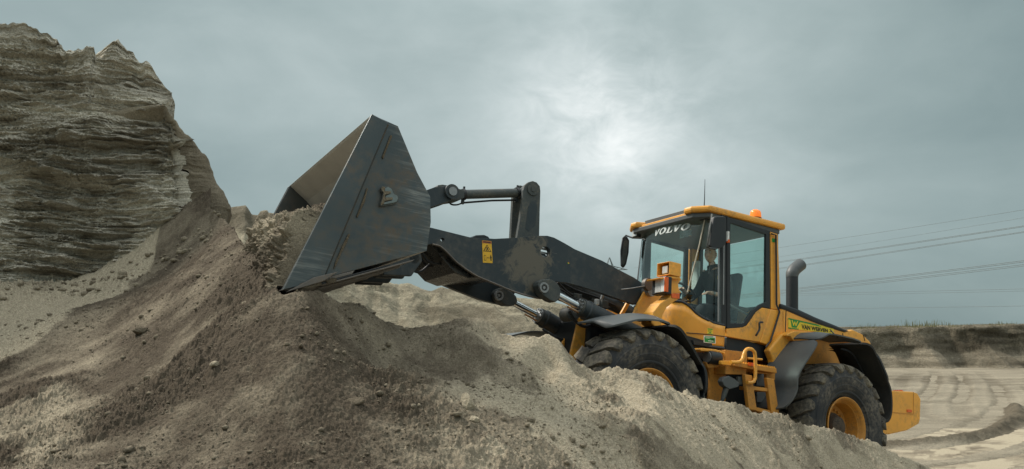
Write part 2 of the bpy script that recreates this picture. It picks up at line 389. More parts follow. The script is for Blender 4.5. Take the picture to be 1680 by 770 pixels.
# ------------------------------------------------------------------ the main sand pile
def rel(px, py, d): p = WP(px, py, d); return (p[0], p[1], p[2])
CREST = [(345, 345, 9.6), (352, 352, 9.4), (375, 372, 8.9), (400, 388, 8.3), (412, 396, 7.6), (425, 400, 7.3), (463, 425, 6.6), (500, 478, 6.05), (545, 484, 6.1), (570, 498, 6.3), (600, 515, 6.5), (635, 530, 6.75), (670, 541, 6.85), (700, 537, 6.85), (720, 534, 6.9), (760, 526, 6.95), (800, 534, 6.9), (860, 545, 6.85), (900, 558, 6.9), (950, 588, 6.8), (980, 602, 6.82), (1008, 609, 6.88),
         (1040, 614, 6.95), (1090, 629, 7.15), (1130, 645, 7.35), (1200, 664, 7.6), (1300, 691, 8.0), (1385, 715, 8.4), (1445, 731, 8.6), (1490, 752, 8.65), (1530, 770, 8.7), (1600, 806, 8.7), (1760, 900, 8.6), (2100, 1080, 8.4)]
cp_ = np.array([rel(*c) for c in CREST]); CT = cp_[:, 0] / cp_[:, 1]; CY = cp_[:, 1]; CZ = cp_[:, 2]
ctrl = [(-600, 560, 8), (-600, 900, 4.6), (-250, 540, 8), (-250, 700, 5.9), (-250, 850, 4.4),
        (0, 770, 4.9), (0, 700, 5.7), (0, 615, 7.0), (0, 540, 8.0), (0, 470, 9.1), (0, 450, 10.5), (150, 490, 8.9), (150, 465, 10.5), (120, 503, 8.3), (190, 482, 8.6), (100, 620, 6.5), (100, 770, 4.6),
        (200, 770, 4.4), (200, 600, 6.5), (250, 430, 9.3), (290, 770, 4.5), (290, 600, 5.9), (290, 500, 7.2), (290, 425, 9.1), (300, 400, 9.4), (300, 350, 9.8), (330, 312, 10.2), (312, 285, 10.6), (345, 345, 9.6), (330, 420, 8.2), (350, 400, 8.2), (375, 372, 8.9),
        (400, 770, 4.3), (400, 600, 5.3), (400, 500, 6.1), (400, 400, 7.6), (340, 460, 7.3), (500, 600, 5.2), (500, 770, 4.25), (470, 478, 5.9), (425, 402, 7.2),
        (600, 770, 4.5), (600, 640, 5.4), (600, 560, 6.1), (700, 770, 4.6), (700, 640, 5.55), (840, 770, 4.8), (840, 650, 5.75), (950, 770, 5.15), (950, 680, 5.85), (1050, 770, 5.5), (1050, 680, 6.1), (1200, 770, 6.35), (1200, 715, 6.9), (1300, 770, 7.25), (1450, 770, 8.25),
        (400, 1100, 3.0), (0, 1100, 3.2), (840, 1100, 3.6), (1200, 1100, 5.0), (1500, 1000, 7.0), (800, 1500, 2.6), (1900, 1200, 7.0)]
pts = np.array([rel(*c) for c in ctrl] + [tuple(c) for c in cp_[6:]])
def tps_fit(P):
    n = len(P); A = np.zeros((n + 3, n + 3)); d = np.hypot(P[:, None, 0] - P[None, :, 0], P[:, None, 1] - P[None, :, 1])
    A[:n, :n] = d ** 2 * np.log(d + 1e-9) + np.eye(n) * .01; A[:n, n] = 1; A[:n, n + 1:] = P[:, :2]; A[n, :n] = 1; A[n + 1:, :n] = P[:, :2].T
    return np.linalg.solve(A, np.r_[P[:, 2], 0, 0, 0])
TW = tps_fit(pts)
def tps(x, y):
    s = TW[-3] + TW[-2] * x + TW[-1] * y
    for i in range(len(pts)):
        d2 = (x - pts[i, 0]) ** 2 + (y - pts[i, 1]) ** 2; s = s + TW[i] * .5 * d2 * np.log(d2 + 1e-9)
    return s
nup = RM[:, 2]
def ramp_z(x, y):                              # the packed ramp the wheels stand on
    z = RO[2] - (nup[0] * (x - RO[0]) + nup[1] * (y - RO[1])) / nup[2]
    return np.clip(z, 0.0, 1.75)
def pile_base(x, y):
    t = x / y; yc = np.interp(t, CT, CY); zc = np.interp(t, CT, CZ)
    z = tps(x, y); behind = y - yc
    zb = zc - .85 * np.maximum(behind, 0)
    corr = zc - tps(yc * t, yc)
    z = z + corr * np.exp(-np.maximum(-behind, 0) / .35) * (t > CT[0])
    cut = sstep(0, .12, behind)
    z = np.where(t > CT[0], z * (1 - cut) + zb * cut, z)
    # the smooth saddle left of the bucket keeps falling behind its crest; left of it the cliff takes over
    z = np.where(t <= CT[0] + .002, np.minimum(z, CAMZ + 2.0 - .9 * np.maximum(y - 10.0, 0)), z)
    return z
def patches(x, y, right):
    """where the pile is clumpy and brown, and where fine pale sand has drifted smooth"""
    lump = np.clip(fbm(x * 1.3 + 5, y * 1.3, 4, 21) + .20, 0, 1)
    smooth = sstep(-.10, .35, fbm(x * 1.5 + 11, y * 1.9, 5, 25, .6) + .15 * right) * (.12 + .88 * right) * (1 - .6 * lump)
    return lump, smooth
def pile(x, y, detail=True):
    z = pile_base(x, y)
    if detail:
        px = x / y * FP + 840                  # only used as a smooth left-right weight across the pile
        right = sstep(-1.5, -.2, x - .1 * y)
        yc = np.interp(x / y, CT, CY); near = sstep(0, 1.1, np.abs(y - yc))            # keep the crest line itself even
        z = z + (.008 + .02 * near) * fbm(x * .7, y * .7, 3, 5) + .014 * fbm(x * 2.3, y * 2.3, 3, 9)
        lump, smooth = patches(x, y, right); ys = y * 1.65
        cl = np.maximum(billow(x * 5.0, ys * 5.0, 4, 31, .62) - .1, 0)
        c2 = np.maximum(billow(x * 13, ys * 13, 4, 41, .68) - .05, 0)
        c3 = np.maximum(billow(x * 30, ys * 30, 3, 45, .7) - .1, 0)
        z = z + (.030 * lump * cl + .017 * (.25 + lump) * c2 + .010 * (.5 + lump) * c3 + .008 * fbm(x * 40, ys * 40, 3, 51, .75)) * (1 - .75 * smooth)
        z = z - .035 * np.maximum(fbm(x * 2.6 + 4, ys * 2.6, 3, 27) - .25, 0) * smooth          # sunken pockets in the drifts
        # combed runnels down the right-hand slope
        q1 = (x * .62 + y * .78); q2 = (-x * .78 + y * .62)
        f = fbm(q1 * 4.0 + .6 * fbm(x * 1.5, y * 1.5, 2, 70), q2 * .8, 4, 71, .6)
        z = z + right * (.030 * f + .016 * fbm(q1 * 17 + .8 * fbm(x * 3, y * 3, 2, 72), q2 * 3.2, 3, 81, .6))
        # scooped hollows in the middle of the pile
        for (a, b, d, r, dep) in ((690, 610, 6.2, .45, .12), (960, 640, 6.4, .5, .14), (850, 580, 6.7, .35, .09), (600, 560, 6.0, .4, .10), (820, 640, 6.05, .35, .08)):
            p = WP(a, b, d); rr = np.hypot(x - p[0], (y - p[1]) * 1.0) / r
            z = z - dep * np.exp(-rr ** 4) + dep * .35 * np.exp(-((rr - 1.15) / .25) ** 2)
    # the bucket has cut into the pile: below it the sand stays under the bucket floor
    P = np.stack([x, y, z], -1); q = tolocal(P)
    floor = 1.35 + (3.95 - q[..., 0]) * .458 - .09
    inside = sstep(1.60, 1.47, np.abs(q[..., 1])) * sstep(4.0, 3.93, q[..., 0]) * (q[..., 0] > 1.5)
    over = np.maximum(q[..., 2] - floor, 0)
    z = z - inside * over
    rz = ramp_z(x, y); far = sstep(60, 40, y)
    z = np.maximum(z, np.where(x / y > CT[0] - .05, np.minimum(rz, 2.5), 0) * sstep(20, 15, y))
    return z
tt = np.concatenate([np.linspace(-1.5, -.70, 60)[:-1], np.linspace(-.70, .60, 1180), np.linspace(.60, 1.2, 70)[1:]])
yy = np.concatenate([np.linspace(1.2, 3.6, 50)[:-1], 3.6 * (10.2 / 3.6) ** np.linspace(0, 1, 560), np.linspace(10.2, 20, 60)[1:]])
T_, Y_ = np.meshgrid(tt, yy); X_ = T_ * Y_
Z_ = pile(X_, Y_)
cz_ = sstep(-2.2, -4.6, X_ + .25 * (Y_ - 8))                     # toward the cliff
wet = .10 * fbm(X_ * .8, Y_ * .8, 3, 90)
right_dry_lit = 1.35 * sstep(-1.5, .3, X_ - .05 * Y_)  # right is pale dry sand; left is damp and has shade painted in
PXE = X_ / Y_
bl = np.interp(PXE, [(a - 840) / FP for a in (0, 60, 120, 190, 250, 290, 320)], [7.0, 7.6, 8.2, 8.6, 9.3, 12, 14])
apron = sstep(-.12, .12, Y_ - bl + .22 * fbm(X_ * 3, Y_ * 3, 4, 95)) * (PXE < -.44)
rw = sstep(-1.5, -.2, X_ - .1 * Y_); lmp, smo = patches(X_, Y_, rw)
edge_pale = sstep(-.50, -.62, PXE) * sstep(8.0, 5.5, Y_) * sstep(0, .4, fbm(X_ * 1.4, Y_ * 1.4, 4, 99))
dry = -.10 + .22 * right_dry_lit + .55 * smo - .14 * lmp + .3 * wet + apron * .60 + .45 * edge_pale + .10 * fbm(X_ * 4, Y_ * 5, 4, 94, .6)
Z_ = Z_ - apron * (.012 * fbm(X_ * 22, Y_ * 22, 3, 51, .6))
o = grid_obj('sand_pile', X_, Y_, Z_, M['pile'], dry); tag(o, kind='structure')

# ------------------------------------------------------------------ loose crumbs lying on the pile
def icos():
    bm = bmesh.new(); bmesh.ops.create_icosphere(bm, subdivisions=1, radius=1)
    v = np.array([p.co[:] for p in bm.verts]); f = np.array([[q.index for q in g.verts] for g in bm.faces]); bm.free(); return v, f
IV, IF = icos()
def lumps(name, P, R, mat, dryv, seed):
    rs = np.random.RandomState(seed); n = len(P)
    sc = R[:, None, None] * (1 + .55 * (rs.rand(n, len(IV), 1) - .5)) * (rs.rand(n, 1, 3) * .7 + .65) * np.array([1, 1, .75])
    V = IV[None] * sc + P[:, None, :]; Fi = (IF[None] + (np.arange(n) * len(IV))[:, None, None]).reshape(-1, 3)
    me = bpy.data.meshes.new(name); me.vertices.add(n * len(IV)); me.vertices.foreach_set('co', V.reshape(-1).astype(np.float32))
    me.loops.add(Fi.size); me.loops.foreach_set('vertex_index', Fi.ravel().astype(np.int32))
    me.polygons.add(len(Fi)); me.polygons.foreach_set('loop_start', np.arange(0, Fi.size, 3, dtype=np.int32)); me.update(calc_edges=True)
    at = me.attributes.new('dry', 'FLOAT', 'POINT'); at.data.foreach_set('value', np.repeat(dryv, len(IV)).astype(np.float32))
    me.materials.append(mat); o = bpy.data.objects.new(name, me); COL.objects.link(o); return o
rs = np.random.RandomState(3); N = 60000
ct = rs.uniform(-.70, .58, N); cd = 3.9 * (9.2 / 3.9) ** rs.rand(N); cx, cy = ct * cd, cd
dens = fbm(cx * 1.6 + 4, cy * 1.6, 3, 111) + .35 * sstep(.5, -1.5, cx)
keep = (rs.rand(N) < np.clip(.25 + .8 * dens, .03, 1)) & (cy < np.interp(ct, CT, CY) - .02 + (ct < CT[0]) * 9) & ~((ct < -.44) & (cy > 8.2))
cx, cy = cx[keep], cy[keep]; czv = pile(cx, cy)
rr = .003 + .007 * rs.rand(len(cx)) ** 3 + .026 * (rs.rand(len(cx)) ** 34)
o = lumps('sand_crumbs', np.stack([cx, cy, czv + rr * .25], -1), rr, M['clod'], .1 + .35 * sstep(-.6, 1., cx) + .2 * rs.rand(len(cx)), 5)
tag(o, 'loose crumbs and small clods of sand scattered over the pile', 'sand crumbs', kind='stuff')

# ------------------------------------------------------------------ the layered cliff at the left
knots = np.array([(-21, -6), (-18.5, 0), (-15.5, 4.2), (-12, 6.5), (-9, 8.2), (-6.9, 9.3), (-5.6, 9.7), (-4.75, 9.75), (-4.42, 9.95), (-4.50, 10.35), (-4.95, 11.6), (-5.9, 14), (-8.5, 19)])
kp = np.array(smoothpath([(*k, 0) for k in knots], 24))[:, :2]
ks = np.r_[0, np.cumsum(np.hypot(*np.diff(kp, axis=0).T))]
def cpos(s): return np.interp(s, ks, kp[:, 0]), np.interp(s, ks, kp[:, 1])
scor = ks[np.argmin(np.hypot(kp[:, 0] + 4.42, kp[:, 1] - 9.95))]
s0 = ks[np.argmin(np.abs(kp[:, 0] + 7.3))]
NS, NV = 960, 500
sv = np.concatenate([np.linspace(0, s0, 70)[:-1], np.linspace(s0, scor + 1.8, NS - 130), np.linspace(scor + 1.8, ks[-1], 61)[1:]])
cxs, cys = cpos(sv)
e_ = .05; ax, ay = cpos(np.clip(sv - e_, 0, ks[-1])); bx_, by_ = cpos(np.clip(sv + e_, 0, ks[-1]))
tx, ty = bx_ - ax, by_ - ay; ln = np.hypot(tx, ty); nx, ny = ty / ln, -tx / ln
topP = [(-3200, -1900), (-1800, -760), (-1300, -420), (-900, -200), (-300, -20), (-60, 10), (0, 30), (28, 40), (60, 50), (86, 54), (92, 70), (106, 83), (120, 84), (132, 82), (148, 87), (151, 97), (160, 96), (170, 72), (180, 65), (200, 75), (207, 85), (225, 100), (243, 121), (256, 134), (270, 150), (276, 160), (284, 172)]
tpx = np.array([a for a, b in topP]); tpy = np.array([b for a, b in topP])
px_s = cxs / (cys + .5) * FP + 840
tz = np.array([(545 - np.interp(p, tpx, tpy)) / FP for p in px_s]) * (cys + .55)
off = np.clip((-7.6 - cxs) / 5.5, 0, 1); tz = np.where(cxs < -7.6, (1 - off) * 4.15 + off * 5.5, tz)      # the quarry wall climbs on round to the left
past = sv - scor
tz = np.where(past > 0, np.interp(past, [0, .25, .6, 1.2, 2.5, 6, 12], [tz[np.argmin(np.abs(sv - scor))], 2.95, 2.55, 1.9, .9, -.6, -1.0]), tz) + CAMZ
vv = np.linspace(0, 1.25, NV)
SV, VV = np.meshgrid(sv, vv); TZ = np.broadcast_to(tz, SV.shape); zb0 = np.interp(sv - scor, [0, .6, 2.5], [1.2, .6, -.4])[None, :] * np.ones_like(SV)
Zc = zb0 + (TZ - zb0) * np.minimum(VV, 1)
hrel = TZ - Zc
# strata: sharp ledges from warped horizontal noise
warp = .10 * fbm(SV * .5, Zc * .4, 3, 201) + .03 * fbm(SV * 2.2, Zc * 1.5, 2, 205) - .02 * SV
zz = Zc + warp
def ledge(k, fs, seed, sharp=2.0):
    n = vn(SV * fs, zz * k, seed); ph = zz * k + 1.4 * vn(SV * fs * .7, zz * k * .3, seed + 3); sw = ph - np.floor(ph)
    return (sw ** sharp) * (.5 + .5 * vn(SV * fs * 1.3 + 9, np.floor(ph) * 3.17, seed + 7))
drape = sstep(-.05, .35, fbm(SV * .7 + 3, zz * 1.6, 3, 811))      # smooth curtains of run-down sand hide the layers
def terr(k, fs, seed, wv=.25):
    ph = zz * k + wv * vn(SV * fs * 1.7, zz * k * .15, seed + 1); return vn(SV * fs, np.floor(ph) * 7.31 + .5 * vn(SV * fs * 3, np.floor(ph), seed + 2), seed)
terrs = .075 * terr(4.3, .8, 821) + .055 * terr(10.5, 1.6, 831) + .032 * terr(23, 2.6, 841) + .016 * terr(47, 5.0, 851)
crk = -.05 * sstep(.10, .0, np.abs(fbm(SV * 1.3 + .2 * zz, Zc * .5, 3, 861))) * sstep(0, .4, fbm(SV * .8, Zc * 1.1, 2, 865))
disp = (terrs * 1.25 + crk) * (1 - .80 * drape) + .10 * fbm(SV * .8 + Zc * .5, zz * 1.1, 4, 211) + .05 * ledge(1.7, .5, 221, 1.2) + .13 * ledge(4.2, .8, 231, 2.6) * (.5 + .8 * sstep(-.3, .3, fbm(SV * .9, zz * 1.2, 2, 235))) + .075 * ledge(9, 1.3, 241, 2.2) + .035 * ledge(21, 2.2, 251, 1.6) + .03 * billow(SV * 3, zz * 9, 4, 255, .62) * (1 - .7 * drape) + .016 * fbm(SV * 9, zz * 20, 3, 261) + .008 * fbm(SV * 40, zz * 60, 3, 263) + .03 * fbm(SV * 2.5, Zc * 5, 3, 271)
ret = sstep(-.04, .16, past[None, :] * np.ones_like(SV))
disp = disp * (1 - .96 * ret) * (.45 + .55 * sstep(0, .5, hrel)) + .03 * ret * fbm(SV * 3, Zc * 3, 4, 281)
batter = -.10 * (Zc - 2.5) - .28 * sstep(.7, 0, hrel) * (.4 + .6 * vn(SV * 1.5, Zc * 0 + 2, 290)) + ret * np.interp(Zc, [2.5, 3.8, 4.2, 4.7, 5.2, 5.6, 6.2], [.55, .60, .66, .48, .30, .15, -.1])
disp = disp + batter
back = np.maximum(VV - 1, 0) / .25
bdx, bdy = -nx - 1.15, -ny + .1; bl0 = np.hypot(bdx, bdy); bdx, bdy = bdx / bl0, bdy / bl0      # the top runs back and to the left
XX = cxs[None] + nx[None] * disp + bdx[None] * back * 5.0; YY = cys[None] + ny[None] * disp + bdy[None] * back * 5.0
crag = .07 * billow(SV * 3.0, VV * 0 + 1.0, 3, 300) + .03 * fbm(SV * 9, VV * 0, 3, 310)
ZZ = Zc + crag * sstep(.5, 0, hrel) * (1 - ret * .7) - back * (.9 + .4 * fbm(SV * .8, back * 3, 3, 320)) + .05 * fbm(SV * 3, back * 9, 3, 330) * sstep(.8, 0, hrel)
ydry_lit = .10 + .30 * drape + .32 * sstep(.1, .6, vn(SV * .25, zz * 2.3, 341)) - .30 * sstep(.2, .55, vn(SV * .35, zz * 1.6 + 5, 351)) + .10 * fbm(SV, zz * 6, 3, 361) + .28 * sstep(.75, .1, hrel) - ret * .12  # the layers' own tones, plus a crest painted paler as if sunlit
# pale undercut band and dark gravelly lens low on the face
ydry_lit = ydry_lit + .45 * np.exp(-((zz - 3.0) / .10) ** 2) * sstep(-.4, .4, vn(SV * .5, zz * 0, 370))
cf = int(np.argmax(past > .03))
o = grid_obj('sand_flank', XX[:, cf:], YY[:, cf:], ZZ[:, cf:] + .02 * fbm(XX[:, cf:] * 9, ZZ[:, cf:] * 9, 3, 871), M['pile'], ydry_lit[:, cf:] * 0 + .12 + .2 * fbm(XX[:, cf:] * 2, ZZ[:, cf:] * 1.2, 3, 873)); tag(o, kind='structure')
o = grid_obj('sand_cliff', XX[:, :cf + 1], YY[:, :cf + 1], ZZ[:, :cf + 1], M['cliff'], ydry_lit[:, :cf + 1], smooth=False); tag(o, 'tall grey layered sand cliff with ragged top left of the loader', 'cliff', kind='structure')

# rubble fallen along the foot of the cliff and down the edge of the pile
rs = np.random.RandomState(21); N = 900
fx = rs.uniform(-7.4, -3.6, N); fy = np.interp(fx, kp[:np.argmin(past ** 2) if False else len(kp) // 2, 0], kp[:len(kp) // 2, 1]) - .25 - np.abs(rs.normal(0, .35, N))
fr_ = .006 + .045 * rs.rand(N) ** 9
o = lumps('fallen_rubble', np.stack([fx, fy, pile(fx, fy) + fr_ * .3], -1), fr_, M['clod'], .2 + .4 * rs.rand(N), 6); tag(o, 'small rubble fallen along the foot of the layered cliff', 'rubble', kind='stuff')

# ------------------------------------------------------------------ middle distance bank behind the pile
bp = [(150, 380), (300, 352), (345, 341), (352, 343), (362, 338), (375, 335), (390, 332), (397, 332), (403, 340), (408, 348), (418, 351), (422, 345), (434, 344), (437, 350), (452, 345), (475, 352), (510, 400), (545, 430), (590, 447), (603, 449), (612, 455), (625, 454), (640, 460), (655, 467), (668, 465), (685, 470), (705, 475), (722, 472), (760, 477), (800, 480), (850, 484), (900, 489), (950, 505), (1000, 522), (1100, 560), (1180, 610), (1260, 690), (1400, 800)]
bt = np.linspace((250 - 840) / FP, (1330 - 840) / FP, 620); bd = np.linspace(12.5, 27, 330)
BT, BD = np.meshgrid(bt, bd); BX = BT * BD
bpx = BT * FP + 840; tpz = (545 - np.interp(bpx, [a for a, b in bp], [b for a, b in bp])) / FP
DT = 20 + 1.2 * fbm(BX * .15, BX * 0, 2, 400); top = tpz * DT + CAMZ
slope = np.maximum(.50, (top - .9) / 7.0)
BZ = np.where(BD < DT, top - slope * (DT - BD), top - .35 * (BD - DT))
u, v_ = BX * .8 + BD * .3, BZ + BX * .35
amp = sstep(-4, -1.0, BD - DT) * .6 + .4
BZ = BZ + (.10 * fbm(BX * .8, BD * .8, 4, 411) - .16 * np.abs(fbm((BX * .6 + BD * .9) * 1.1, (BX * .9 - BD * .6) * .35, 3, 421)) + .05 * ((v_ * 3.2 + fbm(BX * .5, BD * .5, 2, 425)) % 1.0) * sstep(-.2, .4, fbm(BX * .4, BD * .4, 2, 427)) + .03 * fbm(BX * 5, BD * 5, 3, 431)) * amp * np.where(np.abs(BD - DT) < .4, .35, 1)
BZ = np.maximum(BZ, -.05)
bdry = .42 + .35 * fbm((BX * .6 + BD * .9) * .9, (BX * .9 - BD * .6) * .25 + BZ, 3, 441) - .25 * sstep(-3.0, -6.5, BX)
o = grid_obj('sand_bank', BX, BD, BZ, M['bank'], bdry); tag(o, 'pale scraped sand bank rising behind the pile and under the loader arms', 'sand bank', kind='structure')

# ------------------------------------------------------------------ pit floor (near sheet with ruts, far sheet to the horizon)
def floorpt(px, py): r = ray(px, py); k = -CAMZ / r[2]; return (r[0] * k, r[1] * k)
berm = np.array(smoothpath([(*floorpt(a, b), 0) for a, b in [(1300, 741), (1380, 738), (1450, 734), (1510, 731), (1560, 727), (1600, 719), (1635, 708), (1658, 695), (1668, 683), (1667, 675), (1664, 669)]], 10))[:, :2]
rut1 = np.array(smoothpath([(*floorpt(a, b), 0) for a, b in [(1500, 655), (1522, 648), (1530, 636), (1525, 626), (1530, 616)]], 10))[:, :2]
rut2 = np.array(smoothpath([(*floorpt(a, b), 0) for a, b in [(1583, 683), (1576, 662), (1578, 645), (1584, 630), (1577, 616), (1570, 610)]], 10))[:, :2]
rut3 = np.array(smoothpath([(*floorpt(a, b), 0) for a, b in [(1430, 756), (1560, 745), (1650, 722), (1710, 690), (1720, 660), (1690, 635)]], 10))[:, :2]
rut4 = np.array(smoothpath([(*floorpt(a, b), 0) for a, b in [(1500, 775), (1600, 765), (1690, 750), (1800, 720)]], 10))[:, :2]
def pdist(x, y, P):
    best = np.full(x.shape, 1e9)
    for i in range(len(P) - 1):
        a, b = P[i], P[i + 1]; d = b - a; t = np.clip(((x - a[0]) * d[0] + (y - a[1]) * d[1]) / (d @ d + 1e-9), 0, 1)
        best = np.minimum(best, np.hypot(x - a[0] - t * d[0], y - a[1] - t * d[1]))
    return best
ft = np.linspace(.30, .95, 560); fd = 9 * (53 / 9) ** np.linspace(0, 1, 620)
FT, FD = np.meshgrid(ft, fd); FX = FT * FD
FZ = .012 * fbm(FX * 1.5, FD * 1.5, 3, 501) + .004 * fbm(FX * 9, FD * 9, 3, 511) + .008
db = pdist(FX, FD, berm) + .05 * fbm(FX * 3, FD * 3, 3, 521)
FZ = FZ + .15 * np.exp(-(db / .20) ** 2) * (1 + .15 * fbm(FX * 6, FD * 6, 3, 531)) - .05 * np.exp(-((db - .65) / .2) ** 2)
dd = .50 + .15 * fbm(FX * .35, FD * .18, 4, 541)
dd = dd - .75 * np.exp(-(db / .26) ** 2)
for P, wd in ((rut1, .35), (rut2, .35), (rut3, .4), (rut4, .35)):
    d1 = pdist(FX, FD, P)
    for off in (0, 1.25):
        q = np.exp(-(np.abs(d1 - off) / wd) ** 4); chev = .5 + .5 * np.sin((FX + FD) * 14 + np.abs(d1 - off) * 8)
        FZ = FZ - q * (.022 + .012 * chev) * (1 if off == 0 else .8) + .014 * np.exp(-((np.abs(d1 - off) - wd * 1.15) / .12) ** 2); dd = dd - q * .22
# dozer passes: fine parallel straight scrapes
for (ang, ph) in ((.25, 0), (-.5, 3)):
    c = FX * math.cos(ang) + FD * math.sin(ang); k = np.sin(c * 2.2 + ph + 2 * fbm(FX * .1, FD * .1, 2, 560)); m_ = sstep(.1, .5, fbm(FX * .12 + ph, FD * .1, 2, 565))
    FZ = FZ - .010 * sstep(.8, 1, k) * m_; dd = dd - .06 * sstep(.6, 1, k) * m_
# heap at the right edge
hp = floorpt(1705, 628); hr = np.hypot(FX - hp[0], FD - hp[1]) / 2.0
FZ = FZ + .16 * np.exp(-hr ** 2) * (1 + .3 * fbm(FX * 2, FD * 2, 3, 571)); dd = dd - .3 * np.exp(-hr ** 2 * 1.2)
puddle = floorpt(1500, 622); pr = np.hypot((FX - puddle[0]) / 4.5, (FD - puddle[1]) / 3.5); dd = dd - .30 * np.exp(-pr ** 4)
o = grid_obj('pit_floor', FX, FD, FZ, M['floor'], dd); tag(o, kind='structure')
gx, gy = np.meshgrid(np.linspace(-2500, 2500, 60), np.linspace(-1200, 4000, 60))
o = grid_obj('ground', gx, gy, gx * 0 - .35, M['floor'], gx * 0 + .45); tag(o, kind='structure')
# side skirts of floor joining the near sheet so no gap shows from the side
gx, gy = np.meshgrid(np.linspace(-60, 90, 80), np.linspace(-20, 56, 60))
o = grid_obj('pit_ground', gx, gy, gx * 0 - .03, M['floor'], gx * 0 + .5); tag(o, kind='structure')

# ------------------------------------------------------------------ far bank with grass on its rim
gt = np.linspace((700 - 840) / FP, (2300 - 840) / FP, 900); gd = np.concatenate([np.linspace(46, 60, 170), np.linspace(60.5, 160, 30)])
GT, GD = np.meshgrid(gt, gd); GX = GT * 52.
GX = np.where(GD > 60, GT * 52 * 1.0, GX)
edge = 53.5 + 1.3 * fbm(GX * .08, GX * 0, 3, 600) + .5 * fbm(GX * .5, GX * 0, 3, 605)
topz = CAMZ + np.interp(GX / 54 * FP + 840, [700, 1300, 1420, 1500, 1560, 1640, 1680, 2300], [.1, .15, .12, .34, .42, .50, .56, .6]) + .05 * fbm(GX * .6, GX * 0, 3, 610)
fz = GD - edge
talus_h = 1.00 + .30 * np.maximum(billow(GX * .22, GX * 0 + .3, 2, 620), -.6)
zt = talus_h + (fz) * .62
zf = np.clip((fz + .05) / (.9) * (topz - talus_h) + talus_h, None, topz)
GZ = np.where(fz < 0, zt, zf)
mid = sstep(-.1, .2, fz) * sstep(1.3, .6, fz)
GZ = np.maximum(GZ, -.1)
vst = GZ * 2.3 + .5 * fbm(GX * .15, GZ, 2, 625)
GY = GD - mid * (.10 * (vst % 1.0) + .16 * fbm(GX * .6, GZ * 2.5, 4, 630)) + 0
GZ = GZ + .07 * fbm(GX * 1.2, GD * 1.2, 3, 640) * sstep(-3.5, -1.0, fz) + (fz < 0) * .05 * fbm(GX * 3, GD * 1.2, 3, 645) * (zt > 0)
gdry = np.where(fz < .02, .36 + .2 * fbm(GX * .5, GD, 3, 650), -.02 + .15 * fbm(GX * .4, GZ * 3, 3, 655)) + .25 * np.exp(-((GZ - 2.0) / .12) ** 2) * mid
foot = np.exp(-((GZ - .25) / .16) ** 2); gdry = gdry - .35 * foot
o = grid_obj('far_bank', GX, GY, GZ, M['farbank'], gdry); tag(o, 'low dark bank with pale talus across the far side of the pit', 'bank', kind='structure')
mb = MB(); rs = np.random.RandomState(9)
for i in range(5200):
    x = rs.uniform(20, 52); cl = .5 + .5 * float(fbm(np.array([x * .5]), np.array([0.]), 3, 660)[0])
    if rs.rand() > cl + .15: continue
    ed = 53.5 + 1.3 * float(fbm(np.array([x * .08]), np.array([x * 0.]), 3, 600)[0]) + .5 * float(fbm(np.array([x * .5]), np.array([0.]), 3, 605)[0])
    y = ed + 1.0 + rs.rand() * 2.2
    z = CAMZ + float(np.interp(x / 54 * FP + 840, [700, 1300, 1420, 1500, 1560, 1640, 1680, 2300], [.1, .15, .12, .34, .42, .50, .56, .6])) - .05
    h = (.07 + .36 * rs.rand() ** 3 * (1 + (x < 30) * .6)) * (.3 + 1.3 * cl); lx, ly = rs.uniform(-.06, .06, 2); a = rs.rand() * 3.14; dx, dy = .022 * math.cos(a), .022 * math.sin(a)
    mb.add([(x - dx, y - dy, z), (x + dx, y + dy, z), (x + lx * .6, y + ly * .6, z + h * .7), (x + lx * 1.6, y + ly, z + h)], [(0, 1, 2), (0, 2, 3)])
o = mb.obj('rim_grass', M['grass']); tag(o, 'thin dry grass growing along the top of the far bank', 'grass', kind='stuff')

# ------------------------------------------------------------------ the pale lump on the slope and a few bigger clods
def clod(name, px, py, d, sx, sy, sz, rz, label, mat, seed, faceted=True):
    rs = np.random.RandomState(seed); bm = bmesh.new(); bmesh.ops.create_icosphere(bm, subdivisions=3, radius=1)
    P = np.array([v.co[:] for v in bm.verts])
    for k in range(9):
        n = rs.normal(size=3); n /= np.linalg.norm(n); dd_ = rs.uniform(.55, .85); s_ = P @ n; P = P - np.maximum(s_ - dd_, 0)[:, None] * n * .92
    P = P + .03 * rs.normal(size=P.shape) * .6
    c, s_ = math.cos(rz), math.sin(rz); P = P * np.array([sx, sy, sz]); R = np.array([[c, 0, -s_], [0, 1, 0], [s_, 0, c]]); P = P @ R.T
    for v, p in zip(bm.verts, P): v.co = p
    me = bpy.data.meshes.new(name); bm.to_mesh(me); bm.free(); me.materials.append(mat)
    ds = np.linspace(3.8, 9.5, 500); q = np.array([WP(px, py, k) for k in ds]); hit = np.argmax(pile(q[:, 0], q[:, 1]) > q[:, 2])
    x, y = q[hit, 0], q[hit, 1]
    o = bpy.data.objects.new(name, me); COL.objects.link(o); o.location = (x, y, float(pile(np.array([x]), np.array([y]))[0]) + sz * .25)
    at = me.attributes.new('dry', 'FLOAT', 'POINT'); at.data.foreach_set('value', np.full(len(me.vertices), .0 if mat == M['clod'] else .5, np.float32))
    tag(o, label, 'clod'); return o
clod('sand_lump', 768, 668, 5.9, .055, .06, .085, .25, 'pale angular lump standing on the pile slope right of centre', M['pile'], 4)
clod('sand_lump', 777, 692, 5.7, .04, .04, .028, .0, 'small rounded clod just below the pale angular lump', M['pile'], 6)
clod('sand_lump', 352, 600, 5.5, .035, .035, .025, .2, 'small pale clod alone on the dark slope at left', M['pile'], 8)
clod('sand_lump', 583, 662, 5.2, .075, .05, .035, .1, 'wide dark clod half buried left of the pale angular lump', M['clod'], 10)
clod('sand_lump', 232, 545, 7.0, .09, .06, .045, .2, 'brown clod on the upper left slope below the cliff', M['clod'], 12)

